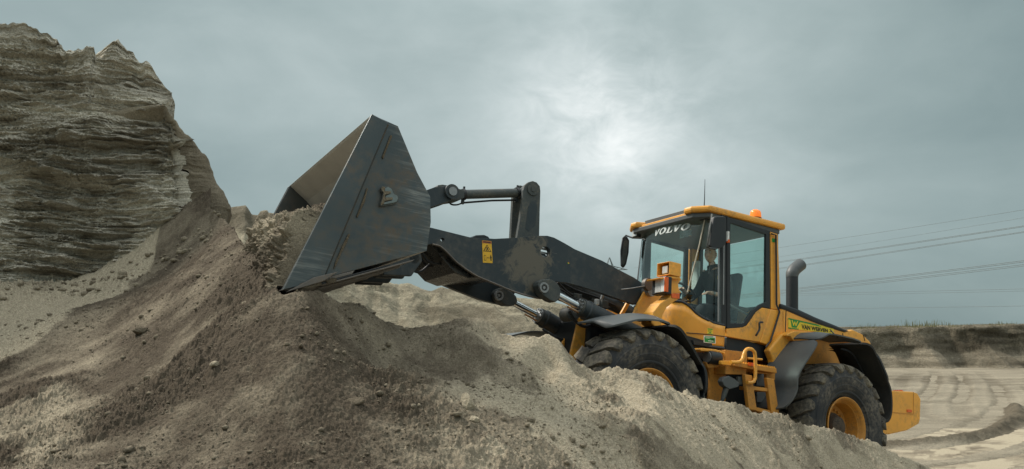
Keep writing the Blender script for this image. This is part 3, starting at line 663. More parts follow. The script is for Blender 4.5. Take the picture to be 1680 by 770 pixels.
# =================================================================== THE WHEEL LOADER
root = bpy.data.objects.new('wheel_loader', None); COL.objects.link(root)
mw = Matrix.Identity(4)
for i in range(3):
    for j in range(3): mw[i][j] = RM[i, j]
    mw[i][3] = RO[i]
root.matrix_world = mw; root.empty_display_size = .3
tag(root, 'yellow wheel loader climbing the sand pile with its raised dark bucket full of sand', 'wheel loader')
def plate(name, px, Y, th, mat, parent=root, holes=(), bevel=.006, side=1, xz=None):
    """plate whose outline lies on the plane y=Y; its thickness goes inward (or outward for negative th)"""
    P = xz if xz is not None else XZ(px, Y)
    H = [h if isinstance(h[0], tuple) and xz is not None else h for h in holes]
    return MB().prism(P, Y * side, (Y - th) * side, H).obj(name, mat, parent, bevel=bevel)
# ---- bucket
W2 = 1.42
bout = XZ([(610, 188), (653, 207), (685, 283), (706, 323), (707, 365), (700, 412), (463, 475)], W2)
T_, C2_, _, B1_, B2_, H_, TIP = bout
inner = [(TIP[0] - .02, TIP[1] + .035), (3.30, 1.69), (3.02, 1.86), (2.87, 2.05), (2.83, 2.28), (2.90, 2.52), (3.04, 2.72), (3.20, 2.86), (T_[0] - .02, T_[1] - .02)]
shell_prof = [T_, C2_, (2.93, 2.59), B1_, B2_, H_, TIP] + inner
bucket = MB().prism(shell_prof, -1.392, 1.392).obj('bucket', [M['bucket_in']], root, bevel=.004)
bucket['label'] = 'wide dark steel bucket with scraped inner wall coloured brighter as if lit'
sp = XZ([(636, 203), (653, 207), (685, 283), (706, 323), (708, 340), (707, 365), (700, 412), (540, 455)], W2)
for s in (1, -1):
    MB().prism([T_, (C2_[0], C2_[1]), (2.93, 2.59), B1_, B2_, H_, TIP], s * 1.395, s * 1.42).obj('side_plate', M['bucket'], bucket, bevel=.003)
    st = XZ([(610, 187), (637, 201), (528, 462), (464, 476)], 1.45)
    MB().prism(st, s * 1.422, s * 1.452).obj('side_cutter', M['bucket'], bucket, bevel=.006)
    rim_ = XZ([(637, 202), (639.5, 203.5), (533, 459), (528, 461)], 1.45)
    MB().prism(rim_, s * 1.423, s * 1.430).obj('weld_strip', M['bucket_dirt'], bucket, bevel=.004)
    bt_ = [(TIP[0] - .02, TIP[1] - .025), (TIP[0] - .30, TIP[1] + .11), (TIP[0] - .42, TIP[1] + .215), (TIP[0] - .22, TIP[1] + .13)]
    MB().prism(bt_, s * 1.455, s * 1.475).obj('corner_bolt_plate', M['edge'], bucket, bevel=.004)
dv = np.array([H_[0] - TIP[0], H_[1] - TIP[1]]); dn = dv / np.hypot(*dv); nn = np.array([dn[1], -dn[0]])
if nn[1] > 0: nn = -nn
def bq(a, d): return tuple(np.array(TIP) + dn * a + nn * d)
for k, (a0, a1, d0, d1, m_) in enumerate(((-.03, .62, .002, .026, 'edge'), (.10, .95, .028, .042, 'black'), (.28, 1.18, .044, .056, 'edge'))):
    MB().prism([bq(a0, d0), bq(a1, d0), bq(a1 - .03, d1), bq(a0 + .10, d1)], -1.43, 1.43).obj('cutting_edge' if k == 0 else 'wear_plate', M[m_], bucket, bevel=.003)
for i in range(7):
    y = -1.2 + i * .4; MB().prism([bq(.32, .058), bq(1.12, .058), bq(1.10, .078), bq(.36, .078)], y - .03, y + .03).obj('wear_bar', M['edge'], bucket, bevel=.003)
# emblem: a raised B-shaped casting
def em(pts): return XZ([(600 + a / 5.925, 290 + b / 5.925) for a, b in pts], 1.42)
eo = em([(138, 125), (150, 104), (205, 100), (245, 118), (268, 150), (300, 185), (310, 222), (295, 262), (250, 278), (135, 296), (128, 280), (150, 215), (158, 160), (140, 150)])
MB().prism(eo, 1.421, 1.447).obj('emblem', M['arm_dusty'], bucket, bevel=.004)
ei = em([(175, 118), (205, 110), (238, 128), (250, 160), (262, 180), (292, 192), (300, 222), (285, 252), (240, 264), (165, 276), (160, 262), (240, 240), (245, 215), (180, 212), (182, 196), (225, 176), (228, 158), (172, 150)])
MB().prism(ei, 1.4475, 1.456).obj('emblem', M['steel_b'], bucket, bevel=.002)
es = em([(132, 130), (150, 102), (172, 116), (168, 150), (228, 152), (230, 172), (172, 184), (172, 212), (245, 210), (246, 232), (168, 246), (160, 272), (136, 290), (130, 276), (152, 210), (158, 165)])
MB().prism(es, 1.4575, 1.462).obj('caked_dirt', M['pile'], bucket, bevel=.002)
for pl_px, yy0 in (([(601, 309), (603, 310), (600, 322), (598, 332), (591, 347), (586, 358), (584, 356), (590, 341), (596, 325)], 1.421), ([(571, 384), (574, 385), (568, 400), (560, 415), (551, 436), (547, 443), (549, 432), (561, 404)], 1.421),
                   ([(486, 474), (492, 466), (499, 463), (506, 466), (513, 461), (520, 464), (526, 462), (528, 468), (507, 474)], 1.453), ([(534, 462), (541, 457), (548, 456), (553, 459), (549, 464), (538, 466)], 1.43), ([(640, 222), (643, 224), (634, 246), (628, 262), (626, 258)], 1.421)):
    MB().prism(XZ(pl_px, yy0), yy0 + .014, yy0 + .0015).obj('caked_dirt', M['clod'], bucket, bevel=.004)
# ---- coupler between bucket and arms
for y in (.42, .20, -.20, -.42):
    MB().prism([(2.76, 2.40), (2.60, 2.40), (2.42, 2.20), (2.36, 2.02), (2.46, 1.84), (2.76, 1.80)], y, y - .045).obj('coupler_plate', M['arm'], root, bevel=.008)
ear = XZ([(690, 316), (712, 308), (742, 306), (752, 318), (738, 330), (708, 340), (690, 345)], .13)
for y in (.16, -.10): MB().prism(ear, y, y - .05).obj('bucket_ear', M['arm'], root, bevel=.006)
MB().tube([(2.45, .42, 2.03), (2.45, -.40, 2.03)], .055, 16).obj('hinge_pin', M['arm'], root, smooth=40)
MB().tube([(2.62, .40, 2.28), (2.62, -.42, 2.28)], .09, 16).obj('coupler_tube', M['arm'], root, smooth=40)
# ---- lift arms
AO = [(700, 373.6), (707, 373.6), (773, 390), (812, 392), (850, 390), (870, 388), (886, 387), (898, 387), (909, 390), (926, 399), (943, 409), (988, 428), (1012, 441), (1040, 455.5), (1059, 468), (1062, 480), (1044, 500), (1010, 489), (976, 477), (950, 469), (930, 464), (912, 462), (908, 470), (904, 484), (895, 490), (886, 489), (865, 484), (848, 479), (811, 464), (780.5, 451), (758, 436), (747, 428), (735, 415), (722, 404), (709, 400), (700, 402), (690, 392)]
ap = XZ(AO, .5)
ap[-2] = (2.52, 2.20 - .02) if False else ap[-2]
hole = [(float(p[0]), float(p[2])) for p in (L(895 + 8 * math.cos(a), 413.5 + 9 * math.sin(a), .5) for a in np.linspace(0, 2 * math.pi, 18, endpoint=False))]
hole2 = [(float(p[0]), float(p[2])) for p in (L(726 + 3.2 * math.cos(a), 393.5 + 3.2 * math.sin(a), .5) for a in np.linspace(0, 2 * math.pi, 12, endpoint=False))]
arms = []
for y, nm in ((.50, 'near'), (-.36, 'far')):
    a_ = MB().prism(ap, y, y - .07, [hole, hole2]).obj('lift_arm', M['arm_near' if y > 0 else 'arm'], root, bevel=.008); arms.append(a_)
    # dull raised rib of worn lower edge
arm = arms[0]
hc = np.mean(hole, 0)
for k in (-1, 0, 1): MB().prism([(hc[0] - .075, hc[1] + k * .045 - .012), (hc[0] + .075, hc[1] + k * .045 - .012), (hc[0] + .075, hc[1] + k * .045 + .012), (hc[0] - .075, hc[1] + k * .045 + .012)], .44, .435).obj('lock_bar', M['steel'], arm)
# dusty scab on the arm side: thin caked layer in irregular patches
rs = np.random.RandomState(12)
# lower outside flange edge (bright worn line)
le = [(p[0], .505, p[1]) for p in XZ([(904, 486), (886, 490), (848, 480.5), (811, 465.5), (780.5, 452.5), (758, 437.5), (747, 429), (735, 416.5), (722, 405), (709, 401)], .5)]
MB().tube(smoothpath(le, 4), .011, 6).obj('edge_bead', M['edge'], arm, smooth=60)
# warning label
wl = XZ([(791, 394.5), (806.5, 396), (808.5, 432), (792.5, 431)], .505)
def quadmap(q, u, v):                           # u right, v down, both 0..1
    a = np.array(q); return tuple((a[0] * (1 - u) + a[1] * u) * (1 - v) + (a[3] * (1 - u) + a[2] * u) * v)
def decal(name, q, shapes, y, parent, mats):
    """flat printed sheet: list of (polygon in u,v, material index, layer)"""
    mb = MB()
    for pl, mi, ly in shapes:
        P = [quadmap(q, a, b) for a, b in pl]; tri = geometry.tessellate_polygon([[Vector((p[0], p[1], 0)) for p in P]])
        mb.add([(p[0], y + ly * .0012, p[1]) for p in P], [tuple(t) for t in tri], mi)
    return mb.obj(name, mats, parent)
U = [(0, 0), (1, 0), (1, 1), (0, 1)]
def rc(a, b, c, d): return [(a, b), (c, b), (c, d), (a, d)]
ws = [(U, 0, 0), (rc(.02, .01, .98, .12), 1, 1), (rc(.12, .04, .88, .085), 2, 2),
      ([(.5, .17), (.93, .49), (.07, .49)], 2, 1), ([(.5, .225), (.82, .465), (.18, .465)], 0, 2), (rc(.40, .30, .60, .34), 2, 3), ([(.42, .34), (.56, .34), (.66, .44), (.58, .45), (.48, .38)], 2, 3), (rc(.36, .40, .46, .45), 2, 3),
      (rc(.12, .66, .34, .90), 2, 1), (rc(.16, .68, .30, .88), 0, 2), ([(.40, .775), (.48, .74), (.48, .81)], 2, 1), ([(.70, .775), (.62, .74), (.62, .81)], 2, 1), (rc(.46, .765, .64, .785), 2, 1),
      (rc(.80, .64, .88, .69), 2, 1), (rc(.76, .695, .92, .79), 2, 1), (rc(.79, .79, .835, .90), 2, 1), (rc(.85, .79, .895, .90), 2, 1)]
lab = decal('warning_label', wl, ws, .5025, arm, [M['label_yellow'], M['label_red'], M['print']]); lab['label'] = 'yellow warning label with black triangle and person symbol'
q_ = XZ([(930, 431.3), (932.6, 430.3), (934, 432.6), (931, 433.3)], .5); decal('sticker', q_, [(rc(0, 0, .5, 1), 0, 0), (rc(.5, 0, 1, .5), 1, 0), (rc(.5, .5, 1, 1), 2, 0)], .502, arm, [M['sign_green'], M['orange'], M['sign_yellow']])
q_ = XZ([(906, 414), (914, 416), (913.6, 417.5), (905.6, 415.6)], .5); decal('sticker', q_, [(rc(0, .2, .3, .8), 0, 0), (rc(.38, .2, 1, .8), 0, 0)], .502, arm, [M['fender']])
# torsion box joining the arms
tb = [(2.30, 2.22), (2.12, 2.06), (1.98, 1.96), (1.82, 1.93), (1.62, 1.98), (1.36, 2.02), (1.34, 2.12), (1.62, 2.10), (1.82, 2.06), (1.96, 2.08), (2.08, 2.17), (2.24, 2.30)]
MB().prism(tb, -.357, .427).obj('torsion_box', M['torsion'], root, bevel=.008)
MB().tube([(.92, .428, 2.28), (.92, -.36, 2.28)], .10, 20).obj('cross_tube', M['arm'], root, smooth=40)
# small hump with lights on arm top, hoses
hu = XZ([(774, 390.5), (780, 386.5), (793, 386), (800, 389), (803, 393)], .40)
MB().prism(hu, .42, .20).obj('hose_guard', M['black'], root, bevel=.006)
# ---- bell crank (two plates) and link
bo = XZ([(858.5, 312), (861, 304), (867, 299), (874, 297), (881, 299.5), (886, 305.5), (887, 314), (886, 345), (885, 390), (848, 392), (853, 362), (857, 335)], .15)
bi = XZ([(866, 340), (872, 331), (880, 328), (881, 345), (878, 370), (868, 380), (862, 376)], .15)
MB().prism(bo, .15, .10).obj('bell_crank', M['arm_dusty'], root, bevel=.008)
MB().prism(bi, .152, .148).obj('bell_crank_recess', M['arm'], root)
b2o = XZ([(842, 318), (846, 308), (853, 304), (862, 306), (862, 316), (858, 340), (852, 392), (838, 392)], -.10)
MB().prism(b2o, -.10, -.15).obj('bell_crank', M['arm_dusty'], root, bevel=.008)
c_ = L(874, 311, .155); MB().lathe([(0, 0), (0, .075), (.012, .075), (.014, .03), (.02, .03), (.02, 0)], (c_[0], .151, c_[2]), 24).obj('pin', M['arm_dusty'], root, smooth=30)
c0 = L(731, 320, .02); c1 = L(866, 316, .02)
lk = XZ([(716, 305), (724, 304), (741, 307), (751, 311), (760, 313), (760, 326), (750, 330), (736, 332), (722, 333), (715, 327), (712, 316)], .06)
MB().prism(lk, .10, -.06).obj('link_end', M['arm_dusty'], root, bevel=.012)
MB().tube([(c0[0], .20, c0[2]), (c0[0], -.16, c0[2])], .085, 20).obj('link_pin', M['arm'], root, smooth=40)
MB().tube([(c0[0], .215, c0[2]), (c0[0], .20, c0[2])], .05, 20).obj('pin_cap', M['steel'], root, smooth=40)
ra = L(756, 319.5, .02); rb = L(858, 316.5, .02)
MB().tube([ra, rb], .054, 18).obj('tilt_link', M['arm_dusty'], root, smooth=40)
for k in (.04, .90):
    c = ra * (1 - k) + rb * k; d = (rb - ra) / np.linalg.norm(rb - ra)
    MB().tube([c - d * .015, c + d * .015], .066, 18).obj('hose_clamp', M['black'], root, smooth=40)
    MB().box(c + np.array([0, 0, -.085]), (.03, .03, .06)).obj('hose_clamp', M['black'], root)
    MB().box(c + np.array([0, 0, .075]), (.02, .02, .04)).obj('hose_clamp', M['black'], root)
MB().tube([ra * .96 + rb * .04 + (0, 0, -.1), ra * .5 + rb * .5 + (0, 0, -.085), ra * .1 + rb * .9 + (0, 0, -.09)], .012, 6).obj('grease_line', M['black'], root, smooth=60)
g0 = ra * .96 + rb * .04 + np.array([0, 0, -.1]); MB().tube(smoothpath([g0, g0 + (.07, 0, -.04), g0 + (.16, .02, -.05), g0 + (.22, .02, .03)], 6), .010, 6).obj('grease_line', M['black'], root, smooth=60)
MB().tube([rb, (c_[0], .0, c_[2])], [.06, .085], 18).obj('link_clevis', M['arm'], root, smooth=40)
MB().tube([(c_[0], .10, c_[2]), (c_[0], -.12, c_[2])], .07, 18).obj('pin', M['arm'], root, smooth=40)
# tilt cylinder between the arms down to the frame
MB().tube([(.86, .02, 2.30), (.35, .02, 2.20)], .035, 14).obj('tilt_rod', M['chrome'], root, smooth=40)
MB().tube([(.42, .02, 2.21), (-.72, .02, 1.98)], .085, 18).obj('tilt_cylinder', M['arm'], root, smooth=40)
# ---- lift cylinders
for y, A, B, C, sc in ((.56, (898, 476), (955, 506), (1062, 557), 1), (-.30, (826, 488), (886, 520), (985, 572), 1)):
    a, b, c = L(*A, y), L(*B, y), L(*C, y); d = (b - a) / np.linalg.norm(b - a)
    rod = MB().tube([a, b], .043, 18).obj('lift_cylinder_rod', M['chrome'], root, smooth=40)
    bar = MB().tube([b - d * .02, b + d * .05, b + d * .06, b + d * .16, c], [.105, .105, .118, .110, .105], 22).obj('lift_cylinder', M['arm'], root, smooth=35)
    MB().tube([b - d * .045, b - d * .018], .095, 22).obj('gland', M['steel' if y < 0 else 'arm_dusty'], bar, smooth=35)
    bolt = None
    for k in range(10):
        an = k * 2 * math.pi / 10; uu = np.cross(d, [0, 1, 0]); uu /= np.linalg.norm(uu); vv_ = np.cross(d, uu)
        q = b - d * .05 + .078 * (math.cos(an) * uu + math.sin(an) * vv_); 
        if bolt is None: bolt = MB().tube([(0, 0, 0), -d * .015], .011, 6).obj('bolt', M['steel'], bar); bolt.location = q
        else: n_ = bolt.copy(); COL.objects.link(n_); n_.parent = bar; n_.location = q
    e0 = L(*A, y)
    if y > 0:
        kn = XZ([(877, 470), (879, 463), (886, 459.5), (895, 459.5), (905, 463), (912, 470), (915, 480), (912, 492), (906, 497), (897, 494), (884, 484)], y)
    else:
        kn = XZ([(808, 482), (811, 476), (818, 473), (826, 475), (834, 479), (843, 487), (845, 497), (838, 503), (824, 502), (812, 494)], y)
    MB().prism(kn, y + .07, y - .055).obj('rod_end', M['arm_dusty'], root, bevel=.02)
    pc = L(*((893, 472) if y > 0 else (819, 485)), y + .08)
    MB().lathe([(0, 0), (0, .016), (-.01, .02), (-.01, .035), (.005, .038), (.005, .058), (-.02, .062)], (pc[0], y + .08, pc[2]), 22).obj('rod_pin', M['steel'], root, smooth=35)
    # thin steel pipe along the rod side
    off = np.array([0, .03, -.075]); MB().tube([a + (b - a) * .55 + off, b + off], .012, 8).obj('guide_rod', M['copper'], root, smooth=60)
# hoses in the bay
def hose(P, r=.016, m='black', n=6): return MB().tube(smoothpath(P, n), r, 8).obj('hose', M[m], root, smooth=60)
hose([L(934, 510, .40), L(945, 528, .40), L(960, 536, .42), L(975, 530, .42), L(985, 515, .3)], .02)
hose([L(965, 527, .5), L(990, 540, .5), L(1012, 552, .5)], .018)
hose([L(890, 540, -.2), L(915, 555, -.1), L(942, 562, -.05), L(955, 556, 0.)], .016)
hose([L(905, 468, .3), L(925, 478, .25), L(940, 490, .2), L(950, 500, .15)], .012)
hose([L(915, 463, .2), L(935, 482, .15), L(965, 495, .1), L(1000, 505, .1)], .014)
hose([L(925, 466, .1), L(950, 478, .1), L(980, 488, .1), L(1010, 502, .1)], .012)
hose([L(668, 430, .2), L(678, 444, .2), L(690, 446, .2), L(705, 434, .2)], .014)
hose([L(690, 410, .3), L(702, 428, .3), L(722, 434, .3), L(738, 428, .3), L(745, 420, .3)], .014)
hose([L(684, 412, .1), L(698, 434, .1), L(712, 437, .1), L(727, 431, .1)], .012)
for (a, b, y, dz, dx) in ((945, 487, .12, .07, .12), (952, 494, .2, .05, .10), (990, 500, .2, .10, .10), (975, 490, .05, .08, .14)):
    p = L(a, b, y); MB().box(p, (dx, .08, dz)).obj('valve_block', M['arm_dusty'], root, bevel=.008)
p = L(934, 516, .25); MB().lathe([(-.09, 0), (-.09, .085), (.09, .085), (.09, .05), (.11, .05), (.11, 0)], p, 20).obj('hose_swivel', M['arm_dusty'], root, smooth=35)
p = L(986, 492, .2); MB().tube([p, p + (-.02, .02, .10)], .018, 8).obj('fitting', M['steel'], root, smooth=40)
p = L(979, 496, .2); MB().box(p, (.05, .05, .07)).obj('fitting', M['lens'], root, bevel=.006)

# ---- front frame
FR = root
def yplate(px, Y, th, m='yellow', bevel=.008, name='frame_plate', holes=()): return plate(name, px, Y, th, M[m], FR, bevel=bevel)
yplate([(1047, 499), (1058, 478), (1067, 469), (1078, 466), (1086, 470), (1086, 492), (1082, 520), (1080, 560), (1020, 560), (1027, 544)], .56, .04)
yplate([(978, 486), (981, 480), (988, 478), (1000, 481), (1023, 491), (1026, 499), (1026, 520), (1000, 520), (985, 505), (978, 493)], -.36, .04)
yplate([(1030, 494), (1035, 497), (1022, 520), (1016, 519)], .30, .03)
yplate([(950, 522), (955, 520), (975, 532), (1010, 550), (1010, 620), (930, 640), (937, 578)], .36, .04)
yplate([(921, 566), (928, 553), (938, 545), (960, 560), (958, 600), (915, 600)], -.05, .04)
yplate([(1012, 520), (1040, 512), (1044, 560), (985, 565), (988, 545)], -.10, .04, 'yellow_dirty')
MB().box((-.35, .05, 1.35), (1.1, .75, .8)).obj('axle_housing', M['black'], root, bevel=.03)
MB().box((0, 0, .8), (.40, 1.9, .40)).obj('front_axle', M['yellow_dirty'], root, bevel=.06)
MB().box((-3.2, 0, .8), (.40, 1.9, .40)).obj('rear_axle', M['yellow_dirty'], root, bevel=.06)
pp = L(1068, 478, .6); MB().tube([(pp[0], .62, pp[2]), (pp[0], -.5, pp[2])], .065, 18).obj('arm_pivot_pin', M['steel'], root, smooth=35)
MB().tube([L(1066, 468, .63), L(1037, 473, .66), L(1019, 475, .66)], .006, 6).obj('grease_line', M['steel'], root)
MB().lathe([(-.03, 0), (-.03, .075), (.03, .075), (.03, 0)], L(1063, 467, .62), 16).obj('pivot_cap', M['edge'], root, smooth=30)
# headlight bracket arm
ba = XZ([(1068, 530), (1072, 512), (1084, 497), (1099, 488), (1101, 483), (1115, 481), (1114, 491), (1104, 497), (1094, 505), (1087, 518), (1085, 545)], .98)
MB().prism(ba, .98, .80).obj('lamp_arm', M['yellow'], root, bevel=.012)
q = XZ([(1101, 482), (1115, 481.5), (1114.5, 490.5), (1102, 489)], .985); MB().prism(q, .99, .94).obj('indicator', M['orange'], root, bevel=.005)
# lamp unit: faces forward
def lampbox(name, c, d, mats, lensd, yaw=0, extra=None):
    R = np.array([[math.cos(yaw), -math.sin(yaw), 0], [math.sin(yaw), math.cos(yaw), 0], [0, 0, 1.]])
    b = MB().box(c, d, R).obj(name, mats[0], root, bevel=.012)
    MB().box(np.array(c) + R @ np.array([d[0] / 2 + .006, 0, 0]), (.012, lensd[0], lensd[1]), R).obj('lens', mats[1], b, bevel=.003)
    return b
hc1 = L(1092, 470, .93)
br = XZ([(1084, 457), (1110, 456), (1115.5, 459), (1110, 466), (1111, 475), (1115, 481), (1095, 483), (1098, 470), (1098, 460)], .93)
MB().prism(br, .96, .84).obj('lamp_bracket', M['yellow'], root, bevel=.006)
tp_ = XZ([(1081, 456), (1096, 453.5), (1113, 455), (1115.5, 458), (1110, 458.5), (1096, 457), (1082, 458.5)], .98)
MB().prism(tp_, 1.0, .76).obj('lamp_bracket', M['yellow'], root, bevel=.004)
hl = lampbox('headlight', (hc1[0] + .03, .90, hc1[2]), (.10, .235, .205), (M['black'], M['lens']), (.10, .17))
MB().box((hc1[0] + .088, .985, hc1[2]), (.014, .055, .17)).obj('indicator_lens', M['white'], hl, bevel=.003)
MB().box((hc1[0] + .07, 1.02, hc1[2]), (.05, .02, .17)).obj('indicator_lens', M['orange'], hl, bevel=.003)
# upper work lamp in a sheet housing
c = L(1100, 443, .93); wx, wz = .175, .15
hb = MB()
for (cc, dd_) in (((0, .105, 0), (wx, .008, wz)), ((0, -.105, 0), (wx, .008, wz)), ((0, 0, wz / 2), (wx, .218, .008)), ((0, 0, -wz / 2), (wx, .218, .008)), ((-wx / 2, 0, 0), (.008, .218, wz))):
    hb.box(np.array([c[0], .90, c[2]]) + cc, dd_)
hbo = hb.obj('work_lamp_housing', M['yellow'], root, bevel=.003)
MB().box((c[0] + .01, .90, c[2] - .005), (.08, .11, .11)).obj('work_lamp', M['black'], hbo, bevel=.012)
MB().box((c[0] + .056, .90, c[2] - .005), (.012, .09, .09)).obj('lens', M['lens'], hbo, bevel=.006)

# ---- wheels
def wheel(x, name):
    w0 = bpy.data.objects.new(name, None); COL.objects.link(w0); w0.parent = root; w0.location = (x, 1.05, .8)
    mb = MB()
    prof = [(-.20, .335), (-.235, .37), (-.285, .46), (-.305, .56), (-.300, .64), (-.285, .70), (-.25, .735), (-.12, .752), (0, .757), (.12, .752), (.25, .735), (.285, .70), (.300, .64), (.312, .60), (.305, .56), (.300, .50), (.285, .46), (.262, .41), (.235, .37), (.20, .335)]
    mb.lathe(prof, (0, 0, 0), 96)
    tyre = mb.obj('tyre', M['rubber'], w0, smooth=40)
    for (yy_, r_, w_) in ((.297, .52, .007), (.278, .44, .006), (.305, .615, .008)):
        MB().lathe([(yy_, r_ - .018), (yy_ + w_, r_ - .006), (yy_ + w_, r_ + .006), (yy_, r_ + .018)], (0, 0, 0), 96).obj('sidewall_ring', M['rubber'], w0, smooth=60)
    N_ = 23
    lm = MB()
    for sgn in (1, -1):
        for k in range(N_):
            t0 = 2 * math.pi * (k + (0 if sgn > 0 else .5)) / N_
            path = [(.012, .795, .00, .120), (.10, .796, .045, .122), (.18, .793, .075, .122), (.250, .784, .125, .120), (.296, .762, .14, .108), (.316, .722, .14, .080), (.316, .690, .14, .035)]
            base = [.745, .745, .74, .73, .71, .68, .65]
            vs = []
            for i, (y, r, da, wd) in enumerate(path):
                for (rr_, yi) in ((r, y), (base[i], y - (.035 if i > 3 else 0))):
                    for sd in (-.5, .5):
                        a = t0 + (da + sd * wd * 1.78); vs.append((rr_ * math.cos(a), sgn * yi, rr_ * math.sin(a)))
            fs = []
            for i in range(len(path) - 1):
                o_ = i * 4; p_ = o_ + 4
                fs += [(o_, o_ + 1, p_ + 1, p_), (o_, p_, p_ + 2, o_ + 2), (o_ + 1, o_ + 3, p_ + 3, p_ + 1)]
            fs += [(0, 2, 3, 1), (len(vs) - 4, len(vs) - 3, len(vs) - 1, len(vs) - 2)]
            lm.add(vs, fs)
    lm.obj('tread', M['lug'], w0, bevel=.006)
    rim = MB().lathe([(.19, .340), (.245, .345), (.258, .368), (.266, .372), (.270, .362), (.262, .345), (.240, .325), (.215, .318), (.20, .30), (.10, .285), (.055, .275), (.045, .255), (.04, .20), (.04, .0)], (0, 0, 0), 64).obj('rim', M['yellow_dirty'], w0, smooth=35)
    MB().lathe([(.04, .175), (.075, .17), (.085, .15), (.15, .125), (.165, .10), (.17, 0)], (0, 0, 0), 40).obj('hub', M['hubdirt'], w0, smooth=35)
    for k in range(20):
        a = 2 * math.pi * k / 20
        if k == 0: nut = MB().tube([(0, 0, 0), (0, .028, 0)], .015, 6).obj('wheel_nut', M['yellow_dirty'], w0)
        else: n_ = nut.copy(); COL.objects.link(n_); n_.parent = w0
        (nut if k == 0 else n_).location = (.215 * math.cos(a), .04, .215 * math.sin(a))
    MB().lathe([(.20, .305), (.222, .318), (.222, .329), (.20, .334)], (0, 0, 0), 64).obj('lock_ring', M['yellow_dirty'], w0, smooth=40)
    return w0
wf_ = wheel(0.0, 'front_wheel'); wr_ = wheel(-3.2, 'rear_wheel')
for src, xx in ((wf_, 0.0), (wr_, -3.2)):
    c = src.copy(); COL.objects.link(c); c.parent = root; c.location = (xx, -1.05, .8); c.rotation_euler = (0, 0, math.pi)
    for ch in list(src.children):
        if ch.name.startswith('wheel_nut'): continue
        d = ch.copy(); COL.objects.link(d); d.parent = c
wf_.rotation_euler = (0, .11, 0); wr_.rotation_euler = (0, .4, 0)

# ---- fenders: curved strips swept across, liner inside
def fender(px, Y, wdt, m, name='fender', th=.018, side=1, crown=.0, xz=None, taper=None):
    cdir = 1 if (L(*px[-1], Y)[0] < L(*px[0], Y)[0]) else -1; cdir = -cdir if False else cdir
    P = smoothpath([(p[0], 0, p[1]) for p in (xz or XZ(px, Y))], 5); mb = MB(); n = len(P); vs = []
    for i, p in enumerate(P):
        t = P[min(i + 1, n - 1)] - P[max(i - 1, 0)]; t /= np.linalg.norm(t); nn_ = np.array([-t[2], 0, t[0]])
        wl_ = wdt * (taper[0] + (taper[1] - taper[0]) * i / (n - 1) if taper else 1)
        k = min(i, n - 1 - i) / 5.; cornr = .0 if k >= 1 else (1 - math.sqrt(max(0, 1 - (1 - k) ** 2))) * .12
        yo, yi = (Y - cornr) * side, (Y - wl_) * side
        ym = (abs(yo) - .20) * side
        for (y_, h, cr_) in ((yo, -.5, 0), (yo, .5, 0), (ym, .5, crown), (yi, .5, crown), (yi, -.5, crown), (ym, -.5, crown)):
            q_ = p + nn_ * (th * h + cr_ * cdir); vs.append((q_[0], y_, q_[2]))
    fs = []
    for i in range(n - 1):
        for k in range(6): a = i * 6 + k; b = i * 6 + (k + 1) % 6; fs.append((a, b, b + 6, a + 6))
    fs += [(0, 1, 2, 3, 4, 5), tuple(6 * (n - 1) + k for k in (5, 4, 3, 2, 1, 0))]
    return mb.add(vs, fs).obj(name, m, root, smooth=50)
FF = [(1006, 536), (1030, 529), (1053, 524.5), (1083, 526.6), (1108, 532)]
FB = [(1110, 533), (1120, 544), (1133, 564), (1147, 589), (1157, 606), (1160, 620), (1160, 635), (1158, 652)]
fender(FF, 1.37, .60, M['fender'], crown=-.075); fender(FB, 1.37, .58, M['flap'], 'fender_rear_section', th=.03)
RFp = [(1290, 672), (1301, 655), (1308, 640), (1311, 615), (1330, 583), (1349, 558)]
RT = [(1350, 557), (1357, 550.5), (1366, 548.5), (1395, 554.5), (1422, 562)]
RB = [(1424, 562.5), (1433, 572), (1443, 594), (1452, 615), (1460, 634), (1463, 650), (1463, 675), (1458, 690), (1446, 694)]
fender(RFp, 1.37, .56, M['fender'], th=.02, taper=(1.0, 1.0)); fender(RT, 1.372, .56, M['fender'], crown=-.03); fender(RB, 1.37, .58, M['flap'], 'fender_rear_section', th=.03)
for px in (FF, RFp, RT): fender(px, 1.37, .58, M['fender'], side=-1)
for px in (FB, RB): fender(px, 1.37, .58, M['flap'], 'fender_rear_section', th=.03, side=-1)
fender([(1150, 590), (1156, 605), (1158.5, 620), (1158.5, 635), (1157, 652)], 1.385, .02, M['black'], 'fender_lip')
fender([(1437, 574), (1446, 594), (1455, 615), (1462, 632)], 1.385, .10, M['black'], 'mud_flap_edge', th=.03)
fender([(1392, 572), (1402, 585), (1412, 603), (1422, 625), (1430, 650)], 1.10, .10, M['black'], 'fender_rib', th=.03)
fender([(1092, 545), (1105, 563), (1118, 585), (1130, 610)], 1.12, .08, M['yellow_dirty'], 'fender_rib', th=.03)

# ---- rear frame, platform, ladder
yplate([(1283, 548), (1345, 545), (1335, 556), (1318, 580), (1300, 620), (1290, 650), (1278, 640), (1268, 590), (1262, 575), (1272, 562)], .88, .10, 'yellow', name='rear_frame_cover', bevel=.02)
MB().prism(XZ([(1330, 548), (1425, 566), (1440, 600), (1440, 660), (1330, 640), (1300, 600)], .70), .68, -.68).obj('engine_bay', M['yellow_dirty'], root, bevel=.02)
MB().box((-1.9, 0, 1.15), (2.3, .72, .8)).obj('rear_frame', M['black'], root, bevel=.03)
yplate([(1158, 586), (1190, 586), (1192, 640), (1188, 690), (1160, 690), (1166, 640), (1164, 615)], .92, .05, 'yellow_dirty')
yplate([(1190, 574), (1226, 578), (1226, 600), (1190, 598)], .98, .22, 'yellow_dirty', name='platform_box')
yplate([(1190, 600), (1225, 600), (1225, 615), (1190, 614)], 1.10, .30, 'yellow_dirty', name='platform_box')
